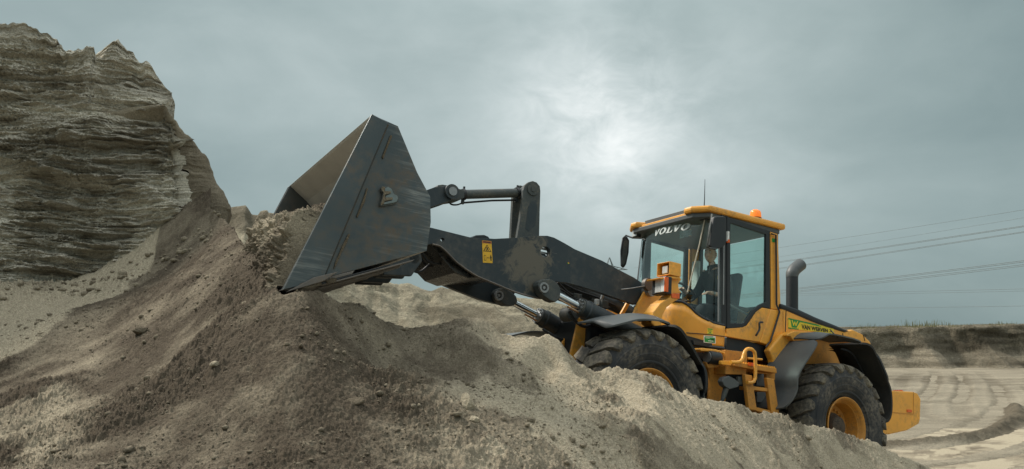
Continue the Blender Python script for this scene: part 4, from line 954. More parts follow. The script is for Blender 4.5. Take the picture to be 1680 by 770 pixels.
yplate([(1184, 592), (1200, 592), (1200, 600), (1184, 598)], 1.16, .05, 'yellow', name='platform_plate')
yplate([(1206, 594), (1274, 604), (1275, 613), (1206, 601)], 1.18, .50, 'yellow_dirty', name='step')
yplate([(1236, 610), (1272, 613), (1272, 624), (1258, 622), (1258, 614), (1236, 612)], 1.10, .05, 'yellow_dirty', name='platform_box')
tb_ = MB()
for i in range(17):
    x_ = 1210 + i * 3.8; p = L(x_, 593.6 + (x_ - 1206) * .147, 1.18); tb_.box(p + np.array([0, -.01, 0]), (.014, .02, .02))
tb_.obj('step_teeth', M['yellow'], root)
yplate([(1222, 614), (1234, 616), (1242, 674), (1229, 672)], 1.22, .05, 'yellow_dirty', name='ladder_rail')
yplate([(1258, 620), (1270, 622), (1280, 690), (1267, 688)], 1.22, .05, 'yellow_dirty', name='ladder_rail')
yplate([(1236, 634), (1272, 638.5), (1272, 644), (1236, 640)], 1.21, .22, 'yellow_dirty', name='ladder_rung')
yplate([(1240, 668), (1278, 677), (1278, 684), (1240, 674)], 1.21, .22, 'yellow_dirty', name='ladder_rung')
p0, p1 = L(1242, 613, .86), L(1256, 634, .86)
plate('tread_plate', [(1242, 612), (1256, 613), (1257, 634), (1242, 633)], .95, .01, M['steel']); plate('tread_plate', [(1242, 643), (1257, 644), (1258, 661), (1242, 660)], .95, .01, M['steel'])
MB().prism(XZ([(1192, 625), (1228, 628), (1276, 640), (1276, 700), (1192, 690)], .80), .80, .3).obj('battery_box', M['black'], root, bevel=.01)
hr_ = [(1199, 594.5), (1208, 594.8), (1214.5, 593.6), (1218.5, 589), (1220, 583), (1222, 577), (1225, 573.5), (1228.5, 572.4), (1234, 573.5), (1238, 578), (1239, 585), (1239.5, 605), (1239, 620), (1237, 626), (1232, 628), (1226, 627.8)]
MB().tube([L(a, b, 1.24) for a, b in hr_], .021, 10).obj('handrail', M['yellow'], root, smooth=60)
q = XZ([(1227.5, 594.5), (1237, 595.8), (1237, 601.2), (1227.5, 600)], 1.19); MB().prism(q, 1.196, 1.184).obj('reflector', M['orange'], root)
MB().tube([L(1226, 588, .95), L(1250, 590, .95)], .014, 8).obj('handrail', M['yellow'], root, smooth=60)
yplate([(1188, 620), (1196, 617), (1206, 622), (1213, 628), (1212, 635), (1197, 639), (1188, 633), (1185, 626)], 1.20, .08, 'fender', name='lever_bracket', bevel=.01)
yplate([(1211, 618), (1228, 618), (1230, 628), (1212, 632)], 1.16, .04, 'arm_dusty', name='lever_bracket')
MB().tube([L(1192, 634, 1.16), L(1188, 648, 1.16), L(1184, 660, 1.16)], [.035, .03, .015], 8).obj('drain_lever', M['arm_dusty'], root, smooth=50)
yplate([(1148, 573), (1152, 571), (1175, 573.5), (1190, 578), (1190, 581), (1175, 577.5), (1150, 576)], 1.05, .22, 'yellow', name='lamp_guard')
yplate([(1174, 575), (1178.5, 577), (1179, 598), (1175, 598)], 1.05, .20, 'yellow', name='lamp_guard')
yplate([(1158, 594), (1178, 595), (1178, 603), (1162, 604)], 1.02, .20, 'yellow_dirty', name='lamp_guard')
c = L(1168, 587, 1.02); MB().tube([c + (.07, 0, 0), c + (-.10, 0, 0)], .078, 20).obj('work_lamp', M['black'], root, smooth=35)
MB().tube([c + (.085, 0, 0), c + (.071, 0, 0)], .066, 20).obj('work_lamp', M['steel'], root, smooth=35)
# ---- hood and tail
hs = XZ([(1281, 503), (1289, 506), (1330, 525), (1384, 544), (1399, 541), (1416, 549), (1428, 560.5), (1430, 567), (1345, 552), (1330, 556), (1283, 552)], .80)
hood = MB().prism(hs, -.80, .80).obj('hood', M['yellow'], root, bevel=.02)
hood['label'] = 'yellow sloping engine hood'
ht = XZ([(1280.5, 497.5), (1312, 508), (1341, 521.5), (1373, 534.5), (1388, 541), (1396, 543), (1386, 546), (1354, 537), (1328, 526.8), (1289, 510), (1280.5, 507.5)], .805)
MB().prism(ht, -.815, .815).obj('hood_top_panel', M['black'], hood, bevel=.03)
for a, b, c2, d in ((1289, 508, 1287.6, 549),): MB().prism(XZ([(a, b), (a + 1.2, b), (c2 + 1.2, d), (c2, d)], .801), .8035, .795).obj('seam', M['print'], hood)
for a, b, c2, d in ((1382, 547, 1382.6, 553), (1416, 550, 1418.5, 560)): MB().prism(XZ([(a, b), (a + 1, b), (c2 + 1, d), (c2, d)], .801), .8035, .795).obj('seam', M['print'], hood)
MB().prism(XZ([(1428, 562), (1437, 592), (1440, 640), (1420, 640), (1418, 566)], .74), .74, -.74).obj('radiator_grille', M['black'], hood, bevel=.01)
hk = XZ([(1288, 549), (1300, 544), (1328, 545), (1328, 550), (1309, 552), (1300, 560), (1297, 557), (1294, 552), (1288, 552)], .92)
MB().prism(hk, .95, .80).obj('hood_latch', M['yellow'], hood, bevel=.006)
# advertising sheet on the hood
sq = XZ([(1293, 521.8), (1368, 538.6), (1368, 547.6), (1293, 539.2)], .803)
Wm = [([(0.03, .14), (.085, .14), (.075, .25), (.10, .62), (.122, .30), (.15, .30), (.172, .62), (.197, .25), (.185, .14), (.235, .14), (.222, .25), (.188, .80), (.165, .80), (.137, .42), (.105, .80), (.085, .80), (.045, .25)], 0, 2)]
gl = [(U, 0, 0), ([(0, 0), (.62, 0), (.74, .24), (.0, .13)], 1, 1), (rc(0, .90, .22, 1), 1, 1), ([(.045, .13), (.25, .13), (.175, .85), (.075, .85)], 1, 1),
      ([(.065, .13), (.078, .27), (.105, .68), (.115, .68), (.135, .40), (.155, .68), (.168, .68), (.195, .27), (.21, .13), (.188, .13), (.16, .45), (.137, .16), (.112, .45), (.088, .13)], 0, 2)]
decal('hood_sign', sq, gl, .8045, hood, [M['sign_yellow'], M['sign_green']])
def text(name, body, q, y, mat, parent, off=.02, italic=0, planefn=None):
    cu = bpy.data.curves.new(name, 'FONT'); cu.body = body; cu.size = 1; cu.offset = off; cu.resolution_u = 3; cu.shear = italic; cu.space_character = 1.0
    ob = bpy.data.objects.new(name, cu); COL.objects.link(ob); dg = bpy.context.evaluated_depsgraph_get(); me = bpy.data.meshes.new_from_object(ob.evaluated_get(dg)); bpy.data.objects.remove(ob)
    P = np.array([v.co[:] for v in me.vertices]); mn, mxx = P.min(0), P.max(0); a = np.array(q)
    for v, p in zip(me.vertices, P):
        u_ = (p[0] - mn[0]) / (mxx[0] - mn[0]); w_ = 1 - (p[1] - mn[1]) / (mxx[1] - mn[1])
        if planefn: v.co = planefn(u_, w_)
        else: r_ = quadmap(q, u_, w_); v.co = (r_[0], y, r_[1])
    me.name = name; me.materials.clear(); me.materials.append(mat); o = bpy.data.objects.new(name, me); COL.objects.link(o); o.parent = parent; return o
text('lettering', 'VAN WERVEN', [quadmap(sq, .28, .36), quadmap(sq, .86, .38), quadmap(sq, .86, .90), quadmap(sq, .28, .90)], .8075, M['print'], hood, .035)
text('lettering', 'BV', [quadmap(sq, .90, .66), quadmap(sq, .95, .66), quadmap(sq, .95, .84), quadmap(sq, .90, .84)], .8075, M['print'], hood, .03)
# exhaust with an elbow open to the rear
ex0, ex1 = L(1299.5, 512, -.1), L(1299.5, 455, -.1)
ex = MB().tube([ex0, ex1], .088, 24).obj('exhaust_stack', M['black'], root, smooth=40)
el = [ex1, L(1299.6, 450, -.1), L(1303, 443, -.1), L(1309, 437.5, -.1), L(1313.5, 434, -.1)]
MB().tube(smoothpath(el, 5), [.091] * 5 + [.094] * 5 + [.096] * 5 + [.096] * 6, 24, cap=False).obj('exhaust_elbow', M['fender'], ex, smooth=60)
# counterweight bumper
cw = XZ([(1450, 636), (1462, 641), (1497, 643), (1506, 646), (1511, 655), (1510, 688), (1508, 695), (1487, 707), (1460, 713), (1440, 714)], .98)
bmp = MB().prism(cw, -.98, .98).obj('counterweight', M['yellow'], root, bevel=.09)
MB().prism(XZ([(1463, 676), (1498, 679), (1498, 680.6), (1463, 677.6)], .98), .984, .975).obj('seam', M['yellow_dirty'], bmp)
MB().prism(XZ([(1498, 643.5), (1499, 643.5), (1499, 680), (1498, 680)], .98), .9835, .975).obj('seam', M['yellow_dirty'], bmp)
MB().prism(XZ([(1488, 672), (1495.5, 672.6), (1495.5, 676.8), (1488, 676.2)], .985), .992, .978).obj('reflector', M['orange'], bmp)
MB().prism(XZ([(1470, 640.5), (1476, 640), (1479, 641.5), (1479, 644), (1470, 643)], .9), .93, .85).obj('lifting_lug', M['orange'], bmp, bevel=.004)
MB().tube([L(1362, 541, .83), L(1371, 551, 1.1), L(1374, 554, 1.25)], .008, 6).obj('fender_stay', M['black'], root)

# ---- cab
cab = bpy.data.objects.new('cab', None); COL.objects.link(cab); cab.parent = root; cab.location = (-1.9, 0, 1.6); cab['label'] = 'yellow cab with green tinted glass'
ORG = np.array([-1.9, 0, 1.6])
class CM(MB):
    def obj(s, name, mats, parent=None, **k):
        s.v = [tuple(np.array(v) - ORG) for v in s.v] if parent is not None else s.v
        return MB.obj(s, name, mats, parent or cab, **k)
def cobj(mb, name, mat, parent=None, **k):
    """link a mesh given in loader coordinates under the cab (or under a part whose origin is the cab's)"""
    mb.v = [tuple(np.array(v) - ORG) for v in mb.v]; return mb.obj(name, mat, parent or cab, **k)
KB = np.array([(-1.02, 0), (-1.10, .35), (-1.24, .52), (-1.42, .70), (-1.60, .765)]); KT = np.array([(-1.24, 0), (-1.29, .38), (-1.37, .58), (-1.46, .70), (-1.60, .765)])
ku = [0, .42, .64, .84, 1.]
def cplan(s, h, off=0):
    a = abs(s); b_ = [np.interp(a, ku, K_[:, i]) for K_ in (KB, KT) for i in (0, 1)]
    x = b_[0] * (1 - h) + b_[2] * h; y = b_[1] * (1 - h) + b_[3] * h
    # outward offset
    return x + off * (1 - a), (y + off * a) * (1 if s >= 0 else -1)
SS = np.linspace(-1, 1, 49)
def gbot(a): return np.interp(a, [0, .55, .64, .72, .80, .88, 1], [2.16, 2.15, 2.10, 2.00, 1.94, 1.90, 1.885])
def zh(s, h): return gbot(abs(s)) * (1 - h) + 3.29 * h
def hgl(z): return (z - 2.0) / 1.3
vs = []; nh = 9
for s in SS:
    for k in range(nh):
        z = zh(s, k / (nh - 1)); x, y = cplan(s, min(max(hgl(z), -.1), 1)); vs.append((x, y, z))
fs = [(i * nh + k, (i + 1) * nh + k, (i + 1) * nh + k + 1, i * nh + k + 1) for i in range(len(SS) - 1) for k in range(nh - 1)]
ws_ = cobj(MB().add(vs, fs), 'windscreen', M['glass'], smooth=80); ws_['label'] = 'wrap-round green tinted windscreen'
# yellow lower shell round the front
vs = []; nh2 = 6
for s in SS:
    zt_ = gbot(abs(s)) - .012
    for k in range(nh2):
        z = 1.60 + (zt_ - 1.60) * k / (nh2 - 1); bulge = .035 * math.sin(math.pi * min(1, (z - 1.55) / .7))
        x, y = cplan(s, hgl(z) if z > 2 else 0, .012 + bulge * .6); vs.append((x, y, z))
fs = [(i * nh2 + k, (i + 1) * nh2 + k, (i + 1) * nh2 + k + 1, i * nh2 + k + 1) for i in range(len(SS) - 1) for k in range(nh2 - 1)]
shell = cobj(MB().add(vs, fs), 'front_shell', M['yellow'], smooth=70); sm_ = shell.modifiers.new('t', 'SOLIDIFY'); sm_.thickness = .03; sm_.offset = -1
seal = [(*cplan(s, max(hgl(gbot(abs(s))), 0), .012), gbot(abs(s))) for s in SS]
cobj(MB().tube(seal, .020, 8), 'glass_seal', M['black'], smooth=60)
# seam line along the yellow side
sm2 = [(*cplan(s, 0, .036), 1.745 + .03 * (1 - s)) for s in np.linspace(.62, 1, 12)]
cobj(MB().tube(sm2, .005, 5), 'seam', M['print'])
cobj(MB().tube([(*cplan(s, 0, .02), 1.60) for s in SS], .022, 6), 'sill_seal', M['black'])
# B pillars, side frames both sides
def side(px, Y, th, mat, name, parent=None, holes=(), bevel=.005, sides=(1, -1), xz=None):
    P = xz or XZ(px, Y); H = [XZ(h, Y) if not xz else h for h in holes]; r_ = []
    for s in sides: r_.append(cobj(MB().prism(P, s * Y, s * (Y - th), H), name, mat, parent, bevel=bevel))
    return r_
side([(1184, 352), (1195, 355), (1195, 538), (1185, 535)], .775, .06, M['black'], 'door_pillar')
for s in (1,): cobj(MB().tube([L(1179.5, 368, .80), L(1178.5, 528, .79)], .010, 8), 'grab_rail', M['steel'], smooth=60)
cobj(MB().tube([L(1188, 364, .80), L(1187, 500, .80)], .008, 8), 'grab_rail', M['steel'], smooth=60)
cobj(MB().box(L(1194, 388, .80), (.03, .03, .13)), 'door_hinge', M['white'], bevel=.004)
cobj(MB().box(L(1194.5, 396, .806), (.026, .03, .04)), 'door_hinge', M['orange'])
# doors
for s in (1, -1):
    dfr = XZ([(1193, 356), (1263, 379), (1264, 507), (1251, 504), (1240, 512), (1225, 534), (1219, 537), (1193, 539)], .785)
    dgl = XZ([(1198.5, 366), (1257, 385), (1256, 496), (1247, 500), (1235, 509), (1220, 530), (1215, 531), (1198.5, 530)], .785)
    door = cobj(MB().prism(dfr, s * .785, s * .745, [dgl]), 'door', M['black'], bevel=.006)
    cobj(MB().prism(dgl, s * .770, s * .766), 'door_window', M['glass'], parent=door) if False else None
    g_ = MB().prism(dgl, s * .770, s * .766); g_.v = [tuple(np.array(v) - ORG) for v in g_.v]; g_.obj('door_window', M['glass'], cab)
    dl = XZ([(1192, 539.5), (1219, 537.5), (1226, 534), (1241, 512), (1251, 505), (1264, 507.5), (1246, 561), (1219, 557), (1192, 552)], .79)
    lp = MB().prism(dl, s * .79, s * .73); lp.v = [tuple(np.array(v) - ORG) for v in lp.v]; lp = lp.obj('door_panel', M['yellow'], cab, bevel=.018)
    hd = smoothpath([L(1251, 529, .83), L(1246, 530, .845), L(1246, 540, .845), L(1242, 548, .845), L(1240, 551, .83)], 4)
    mb = MB().tube([(p[0], s * p[1], p[2]) for p in hd], .013, 8); mb.v = [tuple(np.array(v) - ORG) for v in mb.v]; mb.obj('door_handle', M['black'], cab, smooth=60)
    rp = side([(1264, 380), (1276, 384), (1281, 509), (1265, 507)], .775, .08, M['yellow'], 'rear_pillar', sides=(s,), bevel=.01)
    side([(1265, 507.5), (1282, 509.5), (1287.5, 512), (1286, 549), (1268, 569), (1247, 562)], .80, .30, M['yellow'], 'rear_corner_panel', sides=(s,), bevel=.015)
drainp = [(1266, 384), (1273, 386), (1273.5, 420), (1274, 500), (1279, 512), (1272, 535), (1264, 560), (1256, 570)]
cobj(MB().tube([L(a, b, .80 + (.02 if b > 505 else 0)) for a, b in drainp], .012, 8), 'seal_strip', M['black'], smooth=60)
q = XZ([(1267, 391), (1272.5, 392), (1272.5, 398), (1267, 397)], .782); dm = MB().prism(q, .780, .777); cobj(dm, 'sticker', M['sign_green'])
side([(1193, 552.5), (1220, 558), (1268, 571), (1266, 592), (1225, 586), (1190, 578)], .74, .3, M['black'], 'side_skirt', bevel=.015)
side([(1118, 548), (1191, 569), (1191, 590), (1150, 590), (1125, 570)], .68, .3, M['print'], 'floor_edge')
# stickers under the window
def ysticker(px, y, shapes, mats, name='sticker'):
    q = XZ(px, y); o = decal(name, q, shapes, y, None, mats); o.data.transform(Matrix.Translation(-Vector(ORG))); o.parent = cab; return o
s1 = [(U, 0, 0), (rc(.05, .05, .95, .2), 1, 1), (rc(.05, .88, .95, .96), 1, 1), ([(.12, .28), (.88, .28), (.65, .8), (.35, .8)], 1, 1), ([(.2, .28), (.38, .72), (.5, .45), (.62, .72), (.8, .28), (.68, .28), (.6, .5), (.5, .3), (.4, .5), (.32, .28)], 0, 2)]
ysticker([(1160.5, 538.5), (1169.5, 539.5), (1169.5, 549), (1160.5, 548)], .815, s1, [M['sign_yellow'], M['sign_green']])
s2 = [(U, 0, 0), (rc(.06, .22, .94, .92), 1, 1), (rc(.1, .06, .8, .14), 1, 1), (rc(.36, .66, .8, .76), 0, 2), (rc(.62, .42, .9, .56), 2, 2), (rc(.15, .30, .5, .36), 0, 2), (rc(.7, .84, .9, .90), 2, 2)]
ysticker([(1154.5, 550.5), (1174, 552), (1174, 564), (1154.5, 562)], .815, s2, [M['white'], M['sign_green'], M['print']])
# roof
RZ = lambda x: 3.29 + (-1.2 - x) * .03
def roofpoly(pl, z0, z1, name, mat, bevel=.03):
    mb = MB().plan(pl, z0, z1); mb.v = [(v[0], v[1], v[2] + (-1.3 - v[0]) * .03) for v in mb.v]; return cobj(mb, name, mat, bevel=bevel)
rp_ = [(-1.16, .60), (-1.30, .80), (-2.70, .81), (-2.70, -.81), (-1.30, -.80), (-1.16, -.60), (-1.16, -.50), (-1.33, -.42), (-1.33, .36), (-1.16, .46)]
roof = roofpoly(rp_, 3.30, 3.385, 'roof', M['yellow']); roofpoly([(-1.5, .62), (-2.6, .64), (-2.6, -.64), (-1.5, -.62)], 3.384, 3.42, 'roof_crown', M['yellow'], .03)
roofpoly([(-1.20, .58), (-1.34, .76), (-2.62, .77), (-2.62, -.77), (-1.34, -.76), (-1.20, -.58)], 3.235, 3.298, 'roof_lining', M['fender'], .01)
roofpoly([(-1.235, .44), (-1.29, .44), (-1.29, -.46), (-1.235, -.46)], 3.30, 3.335, 'roof_lip', M['yellow'], .006)
roofpoly([(-1.295, .44), (-1.34, .44), (-1.34, -.46), (-1.295, -.46)], 3.30, 3.41, 'roof_light_bar', M['fender'], .006)
for (px_, py_, y_) in ((1152, 354, .62), (1041, 383, -.62)):
    p = L(px_, py_, y_); b = MB().box(p + np.array([-.045, 0, 0]), (.07, .115, .115)); b = cobj(b, 'roof_lamp', M['black'], bevel=.008)
    cobj(MB().box(p, (.012, .085, .085)), 'roof_lamp_lens', M['lens'])
# wipers
cobj(MB().tube([L(1156, 360, .64), L(1148, 400, .62), L(1138, 440, .58), L(1128, 480, .54)], .009, 6), 'wiper', M['label_tan'])
cobj(MB().tube([L(1050, 455, -.62), L(1058, 400, -.64)], .012, 6), 'wiper', M['black'])
cobj(MB().tube([L(1044, 492, -.60), L(1048, 455, -.64), L(1056, 388, -.66)], .022, 6), 'glass_seal', M['black'], smooth=60)
# VOLVO on the glass, letters cut as slab-serif shapes
def slab(ch):
    if ch == 'V': return [[(0, 1), (.42, 1), (.42, .88), (.36, .88), (.52, .36), (.68, .88), (.60, .88), (.60, 1), (.98, 1), (.98, .88), (.90, .88), (.60, 0), (.38, 0), (.08, .88), (0, .88)]]
    if ch == 'L': return [[(0, 1), (.46, 1), (.46, .88), (.36, .88), (.36, .13), (.66, .13), (.70, .38), (.82, .38), (.80, 0), (0, 0), (0, .12), (.10, .12), (.10, .88), (0, .88)]]
    o_ = [(.5 + .5 * math.cos(a), .5 + .53 * math.sin(a)) for a in np.linspace(0, 2 * math.pi, 20, endpoint=False)]
    i_ = [(.5 + .22 * math.cos(a), .5 + .36 * math.sin(a)) for a in np.linspace(0, 2 * math.pi, 20, endpoint=False)]
    return [o_, i_]
mb = MB(); s_a, s_b = -.20, .52
za, zb_ = 3.115, 3.205
for i, ch in enumerate('VOLVO'):
    loops = slab(ch); flat = [p for l in loops for p in l]; tri = geometry.tessellate_polygon([[Vector((p[0], p[1], 0)) for p in l] for l in loops]); vs = []
    for (u_, v_) in flat:
        s = s_a + (s_b - s_a) * (((0, 1.0, 2.05, 2.85, 3.9)[i] + (u_ * .95 + .03) + (v_ - .5) * .22) / 5); s = s; z = za + (zb_ - za) * v_; x, y = cplan(s, hgl(z)); vs.append((x + .008, y, z))
    mb.add(vs, [tuple(t) for t in tri])
cobj(mb, 'windscreen_lettering', M['grey_print'])
# interior
cobj(MB().box((-1.9, 0, 1.62), (1.5, 1.46, .05)), 'cab_floor', M['black'])
cobj(MB().box((-2.62, 0, 1.95), (.05, 1.46, .66)), 'rear_wall', M['yellow_dirty'])
for y in (-.70, .70): cobj(MB().box((-2.60, y, 2.78), (.06, .07, 1.0)), 'rear_post', M['black'])
cobj(MB().prism([(-2.58, 2.28), (-2.58, 3.25), (-2.60, 3.25), (-2.60, 2.28)], -.68, .68), 'rear_window', M['glass'])
cobj(MB().box((-1.32, -.02, 1.92), (.22, .75, .50)), 'dashboard', M['black'], bevel=.04)
cobj(MB().tube([(-1.38, .05, 2.1), (-1.52, .05, 2.36)], .035, 10), 'steering_column', M['black'], smooth=50)
R_ = np.array(smoothpath([(0, 0, 0)] * 2, 1)); st = []
ax_ = np.array([-.5, 0, .866]); u1 = np.array([0, 1., 0]); u2 = np.cross(ax_, u1)
for k in range(25): a = 2 * math.pi * k / 24; st.append(np.array([-1.54, .05, 2.38]) + .20 * (math.cos(a) * u1 + math.sin(a) * u2))
cobj(MB().tube(st, .016, 8, cap=False), 'steering_wheel', M['black'], smooth=60)
cobj(MB().box((-2.15, .02, 2.02), (.50, .50, .14)), 'seat_cushion', M['seat'], bevel=.04)
cobj(MB().box((-2.40, .02, 2.42), (.12, .48, .72), np.array([[.98, 0, -.17], [0, 1, 0], [.17, 0, .98]])), 'seat_back', M['seat'], bevel=.05)
cobj(MB().box((-2.15, .02, 1.80), (.36, .36, .32)), 'seat_base', M['black'], bevel=.02)
cobj(MB().box((-2.10, -.42, 2.18), (.55, .16, .34)), 'side_console', M['black'], bevel=.03)
cobj(MB().box((-2.2, .44, 2.22), (.34, .08, .06)), 'armrest', M['seat'], bevel=.02)
cobj(MB().tube([(-1.9, -.40, 2.34), (-1.88, -.40, 2.46)], .012, 8), 'control_lever', M['black']); cobj(MB().box((-1.9, -.46, 2.36), (.18, .02, .10)), 'monitor', M['steel'], bevel=.01)
cobj(MB().box((-2.35, -.52, 2.78), (.05, .14, .5)), 'air_duct', M['white'], bevel=.02)
for y in (.68, -.70): cobj(MB().tube([(-1.66, y, 2.02), (-1.75, y * .98, 2.2), (-2.4, y * .97, 2.05)], .014, 8), 'inner_rail', M['fender'], smooth=60)
cobj(MB().box((-1.36, .30, 3.10), (.02, .22, .09)), 'sun_visor', M['glass'])
cobj(MB().box((-1.7, .1, 1.80), (.10, .8, .3)), 'inner_panel', M['fender'], bevel=.02)
# beacon, antenna
bc = L(1239.5, 362, .60)
bb = MB().lathe([(0, .0), (0, .085), (.03, .085), (.035, .07)], (bc[0], bc[1], bc[2]), 20, 'z'); bb = cobj(bb, 'beacon_base', M['black'], smooth=40)
cobj(MB().lathe([(.036, .068), (.04, .078), (.11, .072), (.135, .06), (.15, .035), (.152, 0)], (bc[0], bc[1], bc[2]), 24, 'z'), 'beacon', M['amber'], smooth=50)
an = L(1155, 344, .58); at_ = L(1157.5, 295, .58); MB().tube([an, an + (at_ - an) * .35, at_ + (.01, 0, 0)], [.008, .006, .003], 6).obj('antenna', M['black'], root)
# mirrors
def mirror(pxo, Y, th, arm_pts, glass):
    o = MB().prism(XZ(pxo, Y), Y, Y - th).obj('mirror', M['black'], root, bevel=.02)
    MB().tube(arm_pts, .016, 8).obj('mirror_arm', M['black'], o, smooth=60)
    if glass: MB().prism(XZ(glass, Y - .0), Y + .004, Y + .001).obj('mirror_glass', M['arm_dusty'], o)
    return o
# near mirror turned to face along the machine: box with depth along x
mc = L(1176, 381, 1.0)
mo = XZ([(1168, 357), (1172, 355.5), (1184, 355.5), (1188.5, 360), (1188.5, 398), (1184, 406), (1177, 408.5), (1163, 407), (1160.5, 404), (1164, 375)], .96)
mir = MB().prism(mo, 1.0, .93).obj('mirror', M['black'], root, bevel=.03)
MB().tube([L(1168, 352, .80), L(1168, 354, .9), L(1166, 368, .98), L(1160.5, 404, 1.0), L(1164, 407.5, 1.0), L(1175, 408.5, 1.0)], .012, 8).obj('mirror_arm', M['arm_dusty'], mir, smooth=60)
fm = XZ([(1028, 388), (1032, 395), (1031, 415), (1027, 434), (1023, 440), (1019.5, 436), (1019, 415), (1021.5, 395), (1024, 389)], -1.0)
mir2 = MB().prism(fm, -.985, -1.03).obj('mirror', M['black'], root, bevel=.014)
fg = XZ([(1027, 392), (1030, 397), (1029, 415), (1025.5, 431), (1023, 435), (1021.3, 432), (1021, 415), (1023, 398)], -.98); MB().prism(fg, -.980, -.983).obj('mirror_back', M['arm_dusty'], mir2)
MB().tube([L(1052, 391, -.75), L(1038, 390.5, -.9), L(1027, 386.5, -1.0), L(1022, 391, -1.0), L(1019, 412, -1.0), L(1019.5, 420, -1.0)], .013, 8).obj('mirror_arm', M['black'], mir2, smooth=60)

# =================================================================== sand heaped in the bucket mouth
pr_ = np.array(smoothpath([(2.95, 0, 2.30), (3.25, 0, 2.42), (3.6, 0, 2.42), (3.82, 0, 2.33), (3.93, 0, 2.22), (3.99, 0, 2.02), (4.06, 0, 1.72), (4.15, 0, 1.42), (4.24, 0, 1.1), (4.3, 0, .75)], 14))[:, [0, 2]]
pl_ = np.r_[0, np.cumsum(np.hypot(*np.diff(pr_, axis=0).T))]; tl_ = np.linspace(0, pl_[-1], 420); ly_ = np.linspace(-1.385, 1.385, 380)
px_, pz_ = np.interp(tl_, pl_, pr_[:, 0]), np.interp(tl_, pl_, pr_[:, 1]); gx_, gz_ = np.gradient(px_, tl_), np.gradient(pz_, tl_); gl_ = np.hypot(gx_, gz_); nx_, nz_ = -gz_ / gl_, gx_ / gl_
A_, Yl = np.meshgrid(tl_, ly_); edge_s = 1.03
du = A_ - edge_s
dsp = .05 * fbm(A_ * 2.2, Yl * 2.2, 4, 701) + .035 * np.maximum(billow(A_ * 4.5, Yl * 4.5, 4, 711, .62), -.3) + .022 * np.maximum(billow(A_ * 13, Yl * 13, 3, 721, .65), 0) + .008 * fbm(A_ * 35, Yl * 35, 3, 731)
shoulder = np.exp(-(du / .22) ** 2); dsp = dsp + shoulder * (.03 * billow(A_ * 9, Yl * 9, 3, 751, .6) + .02)
dsp *= sstep(1.385, 1.30, np.abs(Yl)) * .8 + .2
LXg = px_[None] + nx_[None] * dsp * 1.0; zz_ = pz_[None] + nz_[None] * dsp - .165 * Yl - .13
LXg = LXg - .06 * Yl * sstep(.6, 1.2, A_) - .52 * sstep(.15, -1.35, Yl) * sstep(.2, .9, A_)
# at the near side the heap is held just behind the side plate's sloping front edge
pe = 3.43 + (3.01 - zz_) / 1.66 * .52 - .03
LXg = np.where((Yl > 1.22) & (zz_ > 1.38), np.minimum(LXg, pe + np.maximum(1.36 - Yl, 0) * 2.0), LXg)
Wp = np.stack([LXg, Yl, zz_], -1) @ RM.T + RO
o = grid_obj('sand_load', Wp[..., 0], Wp[..., 1], Wp[..., 2], M['pile'], -.12 + .30 * shoulder + .15 * fbm(A_ * 2, Yl * 2, 2, 741))  # crest edge of the heap painted paler, as if catching the sun
tag(o, 'crumbling heap of damp sand filling the mouth of the raised bucket', 'sand heap', kind='stuff')

# =================================================================== the driver
per = bpy.data.objects.new('person', None); COL.objects.link(per)
P0 = np.array([-2.16, .10, 2.09]); per.matrix_world = mw @ Matrix.Translation(Vector(P0)); per.empty_display_size = .1
tag(per, 'driver in a dark zip-neck fleece sitting in the cab and looking out toward the bucket', 'person')
def skin(name, V, E_, Rr, mat, parent, rootv=0, lev=2):
    me = bpy.data.meshes.new(name); me.from_pydata([tuple(np.array(v) - P0) for v in V], E_, []); me.materials.append(mat)
    o = bpy.data.objects.new(name, me); COL.objects.link(o); o.parent = parent
    m_ = o.modifiers.new('skin', 'SKIN'); m_.use_smooth_shade = True
    sv_ = me.skin_vertices[0].data
    for i, r in enumerate(Rr): sv_[i].radius = (r, r) if not isinstance(r, tuple) else r; sv_[i].use_root = (i == rootv)
    s_ = o.modifiers.new('sub', 'SUBSURF'); s_.levels = lev; s_.render_levels = lev
    dg = bpy.context.evaluated_depsgraph_get(); dg.update(); m2 = bpy.data.meshes.new_from_object(o.evaluated_get(dg)); o.modifiers.clear(); o.data = m2; m2.name = name
    return o
NK = (-2.06, .10, 2.80); HD = np.array([-2.00, .115, 2.965])
V = [(-2.16, .10, 2.16), (-2.17, .10, 2.35), (-2.14, .10, 2.58), (-2.09, .10, 2.72), NK, (-2.03, .11, 2.90),
     (-2.10, .27, 2.70), (-2.12, .345, 2.50), (-2.02, .37, 2.36), (-1.86, .33, 2.375), (-1.79, .315, 2.385),
     (-2.10, -.07, 2.70), (-2.06, -.15, 2.50), (-1.92, -.15, 2.38), (-1.72, -.09, 2.44), (-1.65, -.07, 2.46),
     (-2.12, .20, 2.15), (-1.70, .27, 2.17), (-1.62, .27, 1.80), (-1.50, .27, 1.71), (-2.12, 0, 2.15), (-1.70, -.06, 2.17), (-1.60, -.06, 1.80), (-1.48, -.06, 1.71)]
E_ = [(0, 1), (1, 2), (2, 3), (3, 4), (4, 5), (3, 6), (6, 7), (7, 8), (8, 9), (9, 10), (3, 11), (11, 12), (12, 13), (13, 14), (14, 15), (0, 16), (16, 17), (17, 18), (18, 19), (0, 20), (20, 21), (21, 22), (22, 23)]
Rb = [.13, .125, .135, .10, .055, .052, .058, .047, .042, .030, .034, .058, .047, .042, .030, .034, .08, .06, .045, .035, .08, .06, .045, .035]
